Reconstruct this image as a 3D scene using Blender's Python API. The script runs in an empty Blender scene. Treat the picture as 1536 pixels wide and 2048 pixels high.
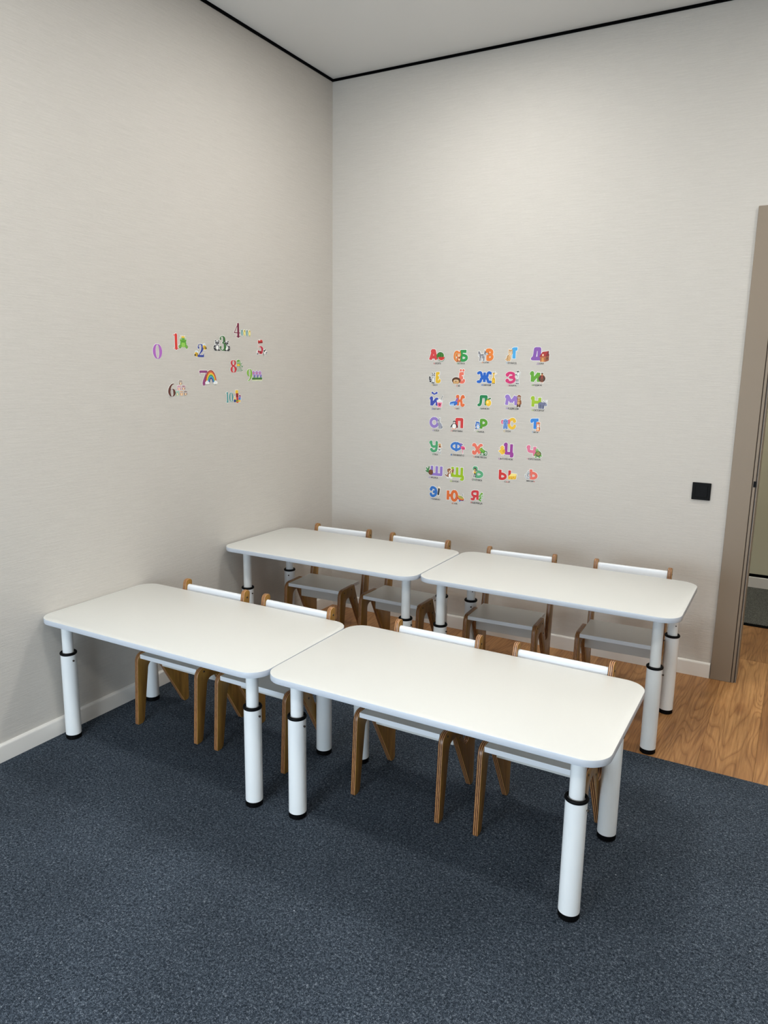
import bpy, bmesh, math, random
from mathutils import Matrix, Vector, Euler

# ------------------------------------------------------------------ camera, world, light
SC = bpy.context.scene
COL = SC.collection
R = math.radians

F_PX = 1483.19
YAW, PITCH, ROLL = -0.50862, -0.19158, 0.01508
CAM = Vector((2.44291, -3.72964, 1.45))
_f = Vector((math.sin(YAW) * math.cos(PITCH), math.cos(YAW) * math.cos(PITCH), math.sin(PITCH)))
_r = _f.cross(Vector((0, 0, 1))).normalized()
_u = _r.cross(_f)
_r2 = math.cos(ROLL) * _r + math.sin(ROLL) * _u
_u2 = -math.sin(ROLL) * _r + math.cos(ROLL) * _u
cam_data = bpy.data.cameras.new('camera')
cam = bpy.data.objects.new('camera', cam_data)
COL.objects.link(cam)
cam.matrix_world = Matrix(((_r2.x, _u2.x, -_f.x, CAM.x), (_r2.y, _u2.y, -_f.y, CAM.y),
                           (_r2.z, _u2.z, -_f.z, CAM.z), (0, 0, 0, 1)))
cam_data.sensor_fit = 'VERTICAL'
cam_data.sensor_height = 36.0
cam_data.sensor_width = 27.0
cam_data.lens = 36.0 * F_PX / 2048.0
cam_data.clip_start = 0.02
SC.camera = cam

world = bpy.data.worlds.new('world')
SC.world = world
world.use_nodes = True
world.node_tree.nodes['Background'].inputs['Color'].default_value = (0.62, 0.75, 1.0, 1)
world.node_tree.nodes['Background'].inputs['Strength'].default_value = 0.6

ROOM_X, ROOM_Y, H = 4.3, -4.9, 2.999
WIN = (0.35, 2.05, 0.20, 1.60)            # window opening in the front wall: x0, x1, z0, z1


def area_light(name, loc, rot, sx, sy, power, color):
    d = bpy.data.lights.new(name, 'AREA')
    d.shape = 'RECTANGLE'
    d.size, d.size_y = sx, sy
    d.energy = power
    d.color = color
    o = bpy.data.objects.new(name, d)
    COL.objects.link(o)
    o.location = loc
    o.rotation_euler = rot
    return o


# daylight through the window behind the camera
area_light('window_daylight', ((WIN[0] + WIN[1]) / 2, ROOM_Y - 0.10, (WIN[2] + WIN[3]) / 2), (R(90), 0, 0),
           WIN[1] - WIN[0], WIN[3] - WIN[2], 84, (0.72, 0.87, 1.0))
LAMP_POWER = 98.0                         # radiance of the round ceiling lamps
LAMP_COLOR = (1.0, 0.985, 0.935)
LAMPS = [(1.05, -0.93), (1.20, -2.55), (1.20, -4.15), (3.10, -0.95), (3.10, -2.55), (3.10, -4.15)]

SC.view_settings.view_transform = 'Standard'
SC.view_settings.look = 'None'
SC.view_settings.gamma = 1
SC.view_settings.use_curve_mapping = False
SC.view_settings.exposure = 0.0
SC.cycles.max_bounces = 12
SC.cycles.diffuse_bounces = 8


# ------------------------------------------------------------------ materials
def lin(c):
    return tuple(((v / 255) / 12.92 if v / 255 <= 0.04045 else ((v / 255 + 0.055) / 1.055) ** 2.4) for v in c) + (1,)


def new_mat(name, rgb, rough=0.5, spec=0.5):
    m = bpy.data.materials.new(name)
    m.use_nodes = True
    b = m.node_tree.nodes['Principled BSDF']
    b.inputs['Base Color'].default_value = lin(rgb)
    b.inputs['Roughness'].default_value = rough
    b.inputs['Specular IOR Level'].default_value = spec
    return m


class NT:
    """small helper to wire shader nodes"""

    def __init__(self, m):
        self.t = m.node_tree
        self.b = self.t.nodes['Principled BSDF']

    def n(self, kind, **kw):
        x = self.t.nodes.new(kind)
        for k, v in kw.items():
            if k.startswith('i_'):
                x.inputs[k[2:].replace('_', ' ')].default_value = v
            else:
                setattr(x, k, v)
        return x

    def l(self, a, b):
        self.t.links.new(a, b)

    def math(self, op, a, b=None, c=None):
        x = self.n('ShaderNodeMath', operation=op)
        for i, v in enumerate((a, b, c)):
            if v is None:
                continue
            if isinstance(v, (int, float)):
                x.inputs[i].default_value = v
            else:
                self.l(v, x.inputs[i])
        return x.outputs[0]

    def mapped(self, scale, src='Object'):
        tc = self.n('ShaderNodeTexCoord')
        mp = self.n('ShaderNodeMapping')
        mp.inputs['Scale'].default_value = scale
        self.l(tc.outputs[src], mp.inputs['Vector'])
        return mp.outputs['Vector']

    def noise(self, vec, scale, detail=2.0, rough=0.5, dist=0.0):
        x = self.n('ShaderNodeTexNoise')
        x.inputs['Scale'].default_value = scale
        x.inputs['Detail'].default_value = detail
        x.inputs['Roughness'].default_value = rough
        x.inputs['Distortion'].default_value = dist
        self.l(vec, x.inputs['Vector'])
        return x.outputs['Fac']

    def ramp(self, fac, stops):
        x = self.n('ShaderNodeValToRGB')
        e = x.color_ramp.elements
        while len(e) < len(stops):
            e.new(0.5)
        for i, (p, c) in enumerate(stops):
            e[i].position = p
            e[i].color = lin(c)
        self.l(fac, x.inputs['Fac'])
        return x.outputs['Color']

    def mix(self, fac, a, b, blend='MIX'):
        x = self.n('ShaderNodeMix', data_type='RGBA', blend_type=blend)
        for k, v in (('Factor', fac), ('A', a), ('B', b)):
            s = [i for i in x.inputs if i.name == k and i.type == ('VALUE' if k == 'Factor' else 'RGBA')][0]
            if isinstance(v, (int, float)):
                s.default_value = v
            elif isinstance(v, tuple):
                s.default_value = v
            else:
                self.l(v, s)
        return [o for o in x.outputs if o.type == 'RGBA'][0]

    def bump(self, height, strength, dist=0.002):
        x = self.n('ShaderNodeBump')
        x.inputs['Strength'].default_value = strength
        x.inputs['Distance'].default_value = dist
        self.l(height, x.inputs['Height'])
        self.l(x.outputs['Normal'], self.b.inputs['Normal'])

    def color(self, sock):
        self.l(sock, self.b.inputs['Base Color'])


# wallpaper: pale warm grey vinyl with a fine horizontal woven relief
M_WALL = new_mat('woven_wallpaper', (222, 217, 208), 0.62, 0.3)
w = NT(M_WALL)
v1 = w.mapped((9, 9, 230))
n1 = w.noise(v1, 1.0, 3.0, 0.6)
v2 = w.mapped((60, 60, 420))
n2 = w.noise(v2, 1.0, 2.0, 0.6)
s = w.math('ADD', n1, w.math('MULTIPLY', n2, 0.6))
w.color(w.ramp(w.math('MULTIPLY', s, 0.62), [(0.30, (191, 186, 179)), (0.70, (202, 197, 190))]))
w.bump(s, 0.35, 0.0016)

M_CEIL = new_mat('satin_stretch_ceiling', (214, 213, 211), 0.28, 0.45)
M_BLACK = new_mat('black_plastic', (4, 4, 5), 0.55, 0.15)
M_GAP = new_mat('black_shadow_gap', (4, 4, 5), 0.8, 0.05)
M_SKIRT = new_mat('white_painted_skirting', (226, 222, 216), 0.4)
M_TAUPE = new_mat('taupe_door_enamel', (137, 123, 107), 0.5, 0.4)
M_TAUPE_EDGE = new_mat('taupe_groove', (64, 54, 45), 0.6)
M_CORR = new_mat('corridor_paint', (205, 202, 178), 0.6)
M_WHITE = new_mat('white_laminate', (214, 214, 210), 0.36, 0.5)
wl = NT(M_WHITE)
nl = wl.noise(wl.mapped((260, 260, 260)), 1.0, 2.0)
wl.bump(nl, 0.05, 0.0006)
M_EDGE = new_mat('white_edge_band', (190, 196, 205), 0.4, 0.5)
M_WHITE_LIT = new_mat('chair_white_window_lit', (226, 229, 233), 0.4, 0.5)  # seat white lightened: window light put into seat edge and backrest colour
M_TUBE = new_mat('white_powder_coat', (232, 235, 236), 0.3, 0.5)
M_STEEL = new_mat('dark_steel_screw', (70, 62, 55), 0.35)
M_STEEL.node_tree.nodes['Principled BSDF'].inputs['Metallic'].default_value = 0.8
M_SUB = new_mat('subfloor', (90, 80, 70), 0.9)

# needle-felt carpet
M_CARPET = new_mat('slate_felt_carpet', (48, 53, 61), 0.95, 0.1)
c = NT(M_CARPET)
va = c.mapped((1, 1, 1))
ca = c.noise(va, 520, 3.0, 0.65)
cb = c.noise(va, 170, 3.0, 0.6, 0.8)
cd = c.noise(va, 2.2, 3.0, 0.5)
tot = c.math('ADD', c.math('MULTIPLY', ca, 0.55), c.math('MULTIPLY', cb, 0.45))
colr = c.ramp(tot, [(0.37, (13, 17, 24)), (0.5, (56, 65, 76)), (0.57, (92, 102, 114)), (0.67, (164, 170, 176))])
worn = c.ramp(cd, [(0.35, (225, 225, 225)), (0.65, (255, 255, 255))])
speck = c.n('ShaderNodeTexVoronoi')
speck.inputs['Scale'].default_value = 16.0
c.l(va, speck.inputs['Vector'])
fleck = c.ramp(speck.outputs['Distance'], [(0.022, (255, 255, 255)), (0.032, (0, 0, 0))])
c.color(c.mix(fleck, c.mix(1.0, colr, worn, 'MULTIPLY'), lin((190, 194, 198))))
c.bump(tot, 0.8, 0.006)

M_MAT = new_mat('dark_corridor_carpet', (64, 66, 64), 0.95, 0.1)
c2 = NT(M_MAT)
va = c2.mapped((1, 1, 1))
ca = c2.noise(va, 260, 3.0, 0.65)
c2.color(c2.ramp(ca, [(0.35, (36, 37, 35)), (0.65, (128, 128, 122))]))
c2.bump(ca, 0.8, 0.006)

# oak planks: contour lines of a stretched noise give cathedral grain and closed rings
M_OAK = new_mat('oak_plank', (168, 122, 78), 0.42, 0.4)
o_ = NT(M_OAK)
tc = o_.n('ShaderNodeTexCoord')
oi = o_.n('ShaderNodeObjectInfo')
cmb = o_.n('ShaderNodeCombineXYZ')
for k_, mul in ((0, 7.3), (1, 23.7), (2, 11.1)):
    o_.l(o_.math('MULTIPLY', oi.outputs['Random'], mul), cmb.inputs[k_])
add = o_.n('ShaderNodeVectorMath', operation='ADD')
o_.l(tc.outputs['Object'], add.inputs[0])
o_.l(cmb.outputs[0], add.inputs[1])
mp = o_.n('ShaderNodeMapping')
mp.inputs['Scale'].default_value = (8.5, 1.05, 1.0)
o_.l(add.outputs[0], mp.inputs['Vector'])
field = o_.noise(mp.outputs['Vector'], 1.0, 1.6, 0.35, 0.5)
rings = o_.math('FRACT', o_.math('MULTIPLY', field, 17.0))
ringl = o_.ramp(rings, [(0.0, (158, 110, 64)), (0.2, (188, 138, 86)), (0.7, (194, 145, 92)), (1.0, (174, 124, 75))])
mp2 = o_.n('ShaderNodeMapping')
mp2.inputs['Scale'].default_value = (160, 5, 1)
o_.l(add.outputs[0], mp2.inputs['Vector'])
fib = o_.noise(mp2.outputs['Vector'], 1.0, 3.0, 0.6)
fibc = o_.ramp(fib, [(0.3, (196, 188, 180)), (0.62, (255, 255, 255))])
mp3 = o_.n('ShaderNodeMapping')
mp3.inputs['Scale'].default_value = (5, 1.4, 1)
o_.l(add.outputs[0], mp3.inputs['Vector'])
broad = o_.noise(mp3.outputs['Vector'], 1.0, 2.0, 0.5)
brc = o_.ramp(broad, [(0.3, (196, 182, 170)), (0.7, (255, 255, 255))])
mpk = o_.n('ShaderNodeMapping')
mpk.inputs['Scale'].default_value = (5.2, 2.0, 1.0)
o_.l(add.outputs[0], mpk.inputs['Vector'])
vor = o_.n('ShaderNodeTexVoronoi')
vor.inputs['Scale'].default_value = 1.0
o_.l(mpk.outputs['Vector'], vor.inputs['Vector'])
knot = o_.ramp(vor.outputs['Distance'], [(0.03, (58, 36, 24)), (0.09, (186, 160, 142)), (0.2, (255, 255, 255))])
tone = o_.n('ShaderNodeHueSaturation')
o_.l(o_.math('ADD', o_.math('MULTIPLY', oi.outputs['Random'], 0.10), 0.94), tone.inputs['Value'])
x1 = o_.mix(0.75, ringl, fibc, 'MULTIPLY')
x2 = o_.mix(0.9, x1, brc, 'MULTIPLY')
x3 = o_.mix(0.8, x2, knot, 'MULTIPLY')
o_.l(x3, tone.inputs['Color'])
o_.color(tone.outputs['Color'])
o_.bump(fib, 0.12, 0.001)

# birch plywood: golden faces, layered edges
M_PLY = new_mat('lacquered_birch_plywood', (176, 132, 76), 0.38, 0.5)
p_ = NT(M_PLY)
tc = p_.n('ShaderNodeTexCoord')
oi = p_.n('ShaderNodeObjectInfo')
sep = p_.n('ShaderNodeSeparateXYZ')
p_.l(tc.outputs['Normal'], sep.inputs[0])
isface = p_.math('GREATER_THAN', p_.math('ABSOLUTE', sep.outputs[0]), 0.75)
vg = p_.mapped((14, 60, 5))
g1 = p_.noise(vg, 1.0, 3.0, 0.6)
face = p_.ramp(g1, [(0.3, (130, 92, 38)), (0.7, (166, 124, 58))])
sp = p_.n('ShaderNodeSeparateXYZ')
p_.l(tc.outputs['Object'], sp.inputs[0])
lay = p_.math('SINE', p_.math('MULTIPLY', sp.outputs[0], 2 * math.pi / 0.0060))
g2 = p_.noise(p_.mapped((900, 70, 70)), 1.0, 2.0, 0.6)
layn = p_.math('ADD', p_.math('MULTIPLY', lay, 0.34), g2)
edge = p_.ramp(layn, [(0.25, (70, 38, 20)), (0.5, (132, 82, 46)), (0.8, (196, 146, 96))])
hs = p_.n('ShaderNodeHueSaturation')
p_.l(p_.math('ADD', p_.math('MULTIPLY', oi.outputs['Random'], 0.2), 0.86), hs.inputs['Value'])
p_.l(p_.mix(isface, edge, face), hs.inputs['Color'])
p_.color(hs.outputs['Color'])

M_LAMP = bpy.data.materials.new('lamp_diffuser')
M_LAMP.use_nodes = True
bl = M_LAMP.node_tree.nodes['Principled BSDF']
bl.inputs['Emission Color'].default_value = LAMP_COLOR + (1,)
bl.inputs['Emission Strength'].default_value = LAMP_POWER
M_LAMP_BODY = new_mat('white_lamp_body', (225, 225, 222), 0.4)

_print = {}


def ink(rgb):
    if rgb not in _print:
        _print[rgb] = new_mat('vinyl_print', rgb, 0.4, 0.4)
    return _print[rgb]


# ------------------------------------------------------------------ geometry helpers
def link(name, me, parent=None, loc=(0, 0, 0), rot=(0, 0, 0), mats=()):
    for m in mats:
        me.materials.append(m)
    o = bpy.data.objects.new(name, me)
    COL.objects.link(o)
    o.parent = parent
    o.location = loc
    o.rotation_euler = rot
    return o


def finish(bm, name, smooth=False, angle=35):
    bmesh.ops.recalc_face_normals(bm, faces=bm.faces)
    me = bpy.data.meshes.new(name)
    bm.to_mesh(me)
    bm.free()
    if smooth:
        for p in me.polygons:
            p.use_smooth = True
        try:
            me.set_sharp_from_angle(angle=R(angle))
        except Exception:
            pass
    return me


def add_box(bm, x0, x1, y0, y1, z0, z1, bevel=0.0, seg=1, mat=0):
    g = bmesh.ops.create_cube(bm, size=1.0)
    vs = g['verts']
    for v in vs:
        v.co = Vector((x0 + (v.co.x + .5) * (x1 - x0), y0 + (v.co.y + .5) * (y1 - y0), z0 + (v.co.z + .5) * (z1 - z0)))
    fs = {f for v in vs for f in v.link_faces}
    for f in fs:
        f.material_index = mat
    if bevel:
        es = list({e for v in vs for e in v.link_edges})
        bmesh.ops.bevel(bm, geom=es, offset=bevel, segments=seg, profile=0.5, affect='EDGES')


def box_mesh(name, x0, x1, y0, y1, z0, z1, bevel=0.0, seg=1):
    bm = bmesh.new()
    add_box(bm, x0, x1, y0, y1, z0, z1, bevel, seg)
    return finish(bm, name)


def box(name, m, dims, parent=None, bevel=0.0, seg=1):
    return link(name, box_mesh(name, *dims, bevel, seg), parent, mats=(m,))


def rounded(poly, seg=6):
    """outline with a corner radius per vertex"""
    out = []
    n = len(poly)
    for i in range(n):
        p = Vector(poly[i][:2])
        r = poly[i][2] if len(poly[i]) > 2 else 0
        if r <= 0:
            out.append(tuple(p))
            continue
        a = (Vector(poly[i - 1][:2]) - p)
        b = (Vector(poly[(i + 1) % n][:2]) - p)
        la, lb = a.length, b.length
        a.normalize(); b.normalize()
        half = math.acos(max(-1, min(1, a.dot(b)))) / 2
        t = min(r / math.tan(half), la * .49, lb * .49)
        rr = t * math.tan(half)
        cen = p + (a + b).normalized() * (rr / math.sin(half))
        s0 = p + a * t - cen
        s1 = p + b * t - cen
        a0 = math.atan2(s0.y, s0.x)
        d = math.atan2(s1.y, s1.x) - a0
        while d > math.pi: d -= 2 * math.pi
        while d < -math.pi: d += 2 * math.pi
        for k in range(seg + 1):
            an = a0 + d * k / seg
            out.append((cen.x + rr * math.cos(an), cen.y + rr * math.sin(an)))
    return out


def extrude_outline(pts, place, t0, t1, bevel=0.0, seg=2):
    """prism of an outline; place(a, b, t) gives the 3D point"""
    bm = bmesh.new()
    lo = [bm.verts.new(place(a, b, t0)) for a, b in pts]
    hi = [bm.verts.new(place(a, b, t1)) for a, b in pts]
    bm.faces.new(lo)
    bm.faces.new(hi[::-1])
    n = len(pts)
    for i in range(n):
        bm.faces.new((lo[i], hi[i], hi[(i + 1) % n], lo[(i + 1) % n]))
    bmesh.ops.recalc_face_normals(bm, faces=bm.faces)
    if bevel:
        caps = [f for f in bm.faces if len(f.verts) == n]
        es = {e for f in caps for e in f.edges}
        bmesh.ops.bevel(bm, geom=list(es), offset=bevel, segments=seg, profile=0.5, affect='EDGES')
    return bm


def lathe(name, prof, seg=32, smooth=True):
    """closed solid of revolution about z; prof = [(r, z), ...]"""
    bm = bmesh.new()
    rings = []
    for r, z in prof:
        if r <= 1e-6:
            rings.append([bm.verts.new((0, 0, z))])
        else:
            rings.append([bm.verts.new((r * math.cos(2 * math.pi * k / seg), r * math.sin(2 * math.pi * k / seg), z)) for k in range(seg)])
    for a, b in zip(rings, rings[1:]):
        for k in range(seg):
            j = (k + 1) % seg
            if len(a) == 1:
                bm.faces.new((a[0], b[j], b[k]))
            elif len(b) == 1:
                bm.faces.new((a[k], a[j], b[0]))
            else:
                bm.faces.new((a[k], a[j], b[j], b[k]))
    return finish(bm, name, smooth)


def torus_mesh(name, R0, r0, sz, seg=32, ns=10):
    bm = bmesh.new()
    g = [[bm.verts.new(((R0 + r0 * math.cos(2 * math.pi * j / ns)) * math.cos(2 * math.pi * i / seg),
                        (R0 + r0 * math.cos(2 * math.pi * j / ns)) * math.sin(2 * math.pi * i / seg),
                        sz * math.sin(2 * math.pi * j / ns))) for j in range(ns)] for i in range(seg)]
    for i in range(seg):
        for j in range(ns):
            bm.faces.new((g[i][j], g[(i + 1) % seg][j], g[(i + 1) % seg][(j + 1) % ns], g[i][(j + 1) % ns]))
    return finish(bm, name, True, 80)


def thing(name, label, cat, loc=(0, 0, 0), rotz=0.0, group=None):
    o = bpy.data.objects.new(name, None)
    COL.objects.link(o)
    o.empty_display_size = 0.05
    o.location = loc
    o.rotation_euler = (0, 0, rotz)
    return tag(o, label, cat, group)


def tag(o, label, cat, group=None):
    o['label'] = label
    o['category'] = cat
    if group:
        o['group'] = group
    return o


def struct(o, label=None):
    o['kind'] = 'structure'
    if label:
        o['label'] = label
    return o


def copy_tree(o, parent=None):
    c_ = o.copy()
    COL.objects.link(c_)
    c_.parent = parent
    for ch in list(o.children):
        copy_tree(ch, c_)
    return c_


# ------------------------------------------------------------------ the room
T = 0.12
DX0, DX1, DZ = 2.297, 3.10, 2.07          # clear door opening


def multi_box(name, m, boxes, label):
    bm = bmesh.new()
    for b in boxes:
        add_box(bm, *b)
    return struct(link(name, finish(bm, name), mats=(m,)), label)


multi_box('wall_left', M_WALL, [(-T, 0, ROOM_Y - T, 0, 0, H)],
          'left wall papered in pale warm grey woven wallpaper')
multi_box('wall_back', M_WALL, [(-T, DX0, 0, T, 0, H), (DX1, ROOM_X + T, 0, T, 0, H), (DX0, DX1, 0, T, DZ, H)],
          'back wall papered in pale warm grey woven wallpaper around the doorway')
multi_box('wall_right', M_WALL, [(ROOM_X, ROOM_X + T, ROOM_Y - T, 0, 0, H)], 'right wall in pale wallpaper')
multi_box('wall_front', M_WALL, [(0, WIN[0], ROOM_Y - T, ROOM_Y, 0, H), (WIN[1], ROOM_X, ROOM_Y - T, ROOM_Y, 0, H),
                                 (WIN[0], WIN[1], ROOM_Y - T, ROOM_Y, 0, WIN[2]), (WIN[0], WIN[1], ROOM_Y - T, ROOM_Y, WIN[3], H)],
          'front wall with the window behind the camera')
multi_box('ceiling', M_CEIL, [(-T, ROOM_X + T, ROOM_Y - T, T, H, H + 0.1)], 'pale grey satin stretch ceiling')

# window frame in the front wall
wf = bpy.data.objects.new('window_1', None)
COL.objects.link(wf)
struct(wf, 'white framed window in the front wall')
wf.location = ((WIN[0] + WIN[1]) / 2, ROOM_Y - 0.06, WIN[2])
hw, hh = (WIN[1] - WIN[0]) / 2, WIN[3] - WIN[2]
for d in ((-hw, -hw + .05, -.03, .03, 0, hh), (hw - .05, hw, -.03, .03, 0, hh), (-.03, .03, -.03, .03, .05, hh - .05),
          (-hw + .05, hw - .05, -.03, .03, 0, .05), (-hw + .05, hw - .05, -.03, .03, hh - .05, hh)):
    box('window_bar', M_SKIRT, d, wf, 0.004)

# black shadow-gap profile where walls meet the ceiling
struct(box('trim_1', M_GAP, (0, 0.010, ROOM_Y, -0.010, H - 0.011, H)), 'black shadow gap line above the left wall')
struct(box('trim_2', M_GAP, (0, ROOM_X, -0.010, 0, H - 0.011, H)), 'black shadow gap line above the back wall')


# skirting boards with an eased top edge
def skirting(name, a, b, axis, hgt=0.0715, th=0.014, label=None):
    prof = rounded([(0, 0), (th, 0), (th, hgt, .010), (0, hgt + .002)], 4)
    if axis == 'y':
        bm = extrude_outline(prof, lambda p, q, t: (p, t, q), a, b)
    else:
        bm = extrude_outline(prof, lambda p, q, t: (t, -p, q), a, b)
    return struct(link(name, finish(bm, name, True, 40), mats=(M_SKIRT,)), label)


skirting('baseboard_left', ROOM_Y, -0.0, 'y', label='white skirting board along the left wall')
skirting('baseboard_back', 0.014, 2.183, 'x', label='white skirting board along the back wall')

# door frame
dr = bpy.data.objects.new('door_1', None)
COL.objects.link(dr)
dr.location = (DX0, 0, 0)
struct(dr, 'open doorway with flat taupe casing in the back wall')
CX = 2.186 - DX0
box('casing', M_TAUPE, (CX, -0.020, -0.014, 0, 0, 2.156), dr, 0.0015)
box('casing', M_TAUPE, (DX1 - DX0 + .020, DX1 - DX0 + .111, -0.014, 0, 0, 2.156), dr, 0.0015)
box('head_casing', M_TAUPE, (-0.020, DX1 - DX0 + .020, -0.014, 0, DZ + .02, 2.156), dr, 0.0015)
box('casing_groove', M_TAUPE_EDGE, (-0.020, -0.017, -0.004, 0, 0, DZ + .017), dr)
box('jamb_edge', M_TAUPE, (-0.017, -0.006, -0.011, 0, 0, DZ + .017), dr, 0.001)
box('jamb_groove', M_TAUPE_EDGE, (-0.006, -0.002, -0.002, 0, 0, DZ + .006), dr)
box('jamb', M_TAUPE, (-0.0005, 0.004, -0.004, T + .004, 0, DZ), dr, 0.001)
box('jamb', M_TAUPE, (DX1 - DX0 - .004, DX1 - DX0, -0.004, T + .004, 0, DZ), dr, 0.001)
box('head_jamb', M_TAUPE, (0.004, DX1 - DX0 - .004, -0.004, T + .004, DZ - .004, DZ), dr, 0.001)
box('strike_plate', M_BLACK, (-0.0145, -0.0035, -0.0118, -0.0108, 0.945, 0.972), dr)

# corridor beyond the doorway
CY = 1.816
multi_box('wall_corridor', M_CORR, [(1.2, 4.9, CY + .012, CY + .10, 0, 2.75)],
          'pale greenish corridor wall seen through the doorway')
multi_box('wall_corridor_left', M_CORR, [(1.1, 1.2, T, CY + .10, 0, 2.75)], 'left end wall of the corridor')
multi_box('wall_corridor_right', M_CORR, [(4.9, 5.0, T, CY + .10, 0, 2.75)], 'right end wall of the corridor')
multi_box('ceiling_corridor', M_CEIL, [(1.1, 5.0, T, CY + .1, 2.75, 2.8)], 'corridor ceiling')
struct(box('trim_3', M_GAP, (1.2, 4.9, CY + .006, CY + .012, .078, .098)), 'black gap line above the corridor skirting')
struct(box('baseboard_corridor', M_SKIRT, (1.2, 4.9, CY - .004, CY + .012, 0, .078), None, 0.003), 'white skirting of the corridor wall')
struct(box('trim_4', M_GAP, (1.2, 4.9, .935, .975, -.008, .003), None, 0.001), 'black threshold strip in the corridor')

# floor: slab, oak planks (each its own board), carpets
CARPET_Y = -0.942
floor = struct(box('floor', M_SUB, (-T, 5.0, ROOM_Y - T, CY + .1, -0.08, -0.012)), 'floor of oak planks')
rnd = random.Random(4)
PW = 0.192
i = 0
x = -0.07
while x < 4.4:
    y0 = CARPET_Y
    first = True
    while y0 < 0.935 - 1e-4:
        ln = rnd.uniform(1.22, 1.62) if first else 1.285
        y1 = min(y0 + ln, 0.935)
        if 0.935 - y1 < 0.12:
            y1 = 0.935
        xa, xb = max(x, 0.0), min(x + PW, ROOM_X)
        if xb - xa > .01:
            me = box_mesh('floor_plank', -(xb - xa) / 2 + .0003, (xb - xa) / 2 - .0003, 0.0003, y1 - y0 - .0003, -.0118, 0, 0.0006)
            link('floor_plank', me, floor, ((xa + xb) / 2, y0, 0), mats=(M_OAK,))
        y0 = y1
        first = False
    x += PW

# carpet with softly rounded felt edge
bm = bmesh.new()
add_box(bm, 0.0, ROOM_X, ROOM_Y, CARPET_Y, -0.0118, 0.006, 0.002, 2)
tag(link('carpet', finish(bm, 'carpet'), mats=(M_CARPET,)), 'dark slate blue needle-felt carpet covering the floor in front of the oak strip', 'carpet')
bm = bmesh.new()
add_box(bm, 1.2, 4.9, 0.975, CY - .004, -0.0118, 0.006, 0.002, 2)
tag(link('corridor_carpet', finish(bm, 'corridor_carpet'), mats=(M_MAT,)), 'dark grey carpet in the corridor behind the black threshold', 'carpet')

# ceiling lamps of the room (just outside the frame)
disc = lathe('diffuser', [(0, -.002), (.135, -.002), (.135, 0.004), (0, .004)], 40)
ringm = lathe('housing', [(.135, 0.006), (.135, -.006), (.150, -.006), (.155, 0), (.155, .006)], 40)
for k, (lx, ly) in enumerate(LAMPS + [(2.55, 1.1)]):  # the last lamp is added, unseen, to brighten the corridor
    where = ('by the room corner', 'above the left wall middle', 'by the window on the left', 'above the doorway side', 'above the room centre right', 'by the window on the right', 'added unseen to brighten the corridor')[k]
    t = thing('ceiling_light', 'round flat LED ceiling lamp ' + where, 'lamp', (lx, ly, (H if k < 6 else 2.75) - .006), 0, 'round ceiling lamps')
    link('housing', ringm, t, mats=() if k else (M_LAMP_BODY,))
    link('diffuser', disc, t, mats=() if k else (M_LAMP,))

# ------------------------------------------------------------------ tables
TD, TT = 0.558, 0.020
CARPET_Z = 0.006
tube_lo = lathe('sleeve', [(0, .019), (.0285, .019), (.029, .0195), (.029, .346), (.0285, .3465), (0, .3465)], 40)
foot_me = lathe('foot_cap', [(0, 0), (.0265, 0), (.028, .002), (.0283, .019), (0, .0192)], 36)
ribs = bmesh.new()
for k in range(24):
    a = 2 * math.pi * k / 24
    g = bmesh.ops.create_cube(ribs, size=1.0, matrix=Matrix.Rotation(a, 4, 'Z') @ Matrix.Translation((.0283, 0, .009)) @ Matrix.Diagonal((.0012, .0024, .014, 1)))
ribs_me = finish(ribs, 'foot_ribs')
collar_me = torus_mesh('collar', .0272, .0046, .0058)
screw_me = lathe('adjusting_screw', [(0, 0), (.002, 0), (.002, .003), (.0036, .0035), (.0036, .006), (.0028, .007), (0, .0072)], 16)
hole_me = lathe('pin_hole', [(0, 0), (.0026, 0), (.0026, .0008), (0, .0009)], 14)
for me_, m_ in ((tube_lo, M_TUBE), (foot_me, M_BLACK), (ribs_me, M_BLACK), (collar_me, M_BLACK), (screw_me, M_STEEL), (hole_me, M_BLACK)):
    me_.materials.append(m_)


def tabletop(L, h):
    pts = rounded([(0, 0, .07), (L, 0, .07), (L, TD, .07), (0, TD, .07)], 14)
    bm = extrude_outline(pts, lambda a, b, t: (a, b, t), h - TT, h, 0.0016, 2)
    me = finish(bm, 'table_top', True, 40)
    me.materials.append(M_WHITE)
    me.materials.append(M_EDGE)
    for p in me.polygons:
        if abs(p.normal.z) < .5:
            p.material_index = 1
    return me


def table(label, loc, rotz, L, h, ins, base_z):
    """h: height of the top above its own floor; ins: leg positions FL, FR, BR, BL"""
    t = thing('height_adjustable_table', label, 'table', (loc[0], loc[1], base_z), rotz, 'white adjustable classroom tables')
    link('table_top', tabletop(L, h), t)
    up = lathe('leg', [(0, .30), (.0203, .30), (.0203, h - TT + .0004), (0, h - TT + .0004)], 36)
    up.materials.append(M_TUBE)
    for k, (lx, ly) in enumerate(ins):
        lg = link('leg', up, t, (lx, ly, 0))
        link('sleeve', tube_lo, lg)
        ft = link('foot_cap', foot_me, lg)
        link('foot_ribs', ribs_me, lg)['kind'] = 'stuff'
        link('collar', collar_me, lg, (0, 0, .3505))
        ang = R(-8) if k < 2 else R(-65)
        if k == 2:
            ang = R(200)
        link('adjusting_screw', screw_me, lg, (.0285 * math.cos(ang), .0285 * math.sin(ang), .325), Euler((0, R(90), ang)))
        if k >= 2:
            for zz in (.398, .44):
                a2 = R(-50)
                link('pin_hole', hole_me, lg, (.0201 * math.cos(a2), .0201 * math.sin(a2), zz), Euler((0, R(90), a2)))
    return t


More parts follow.
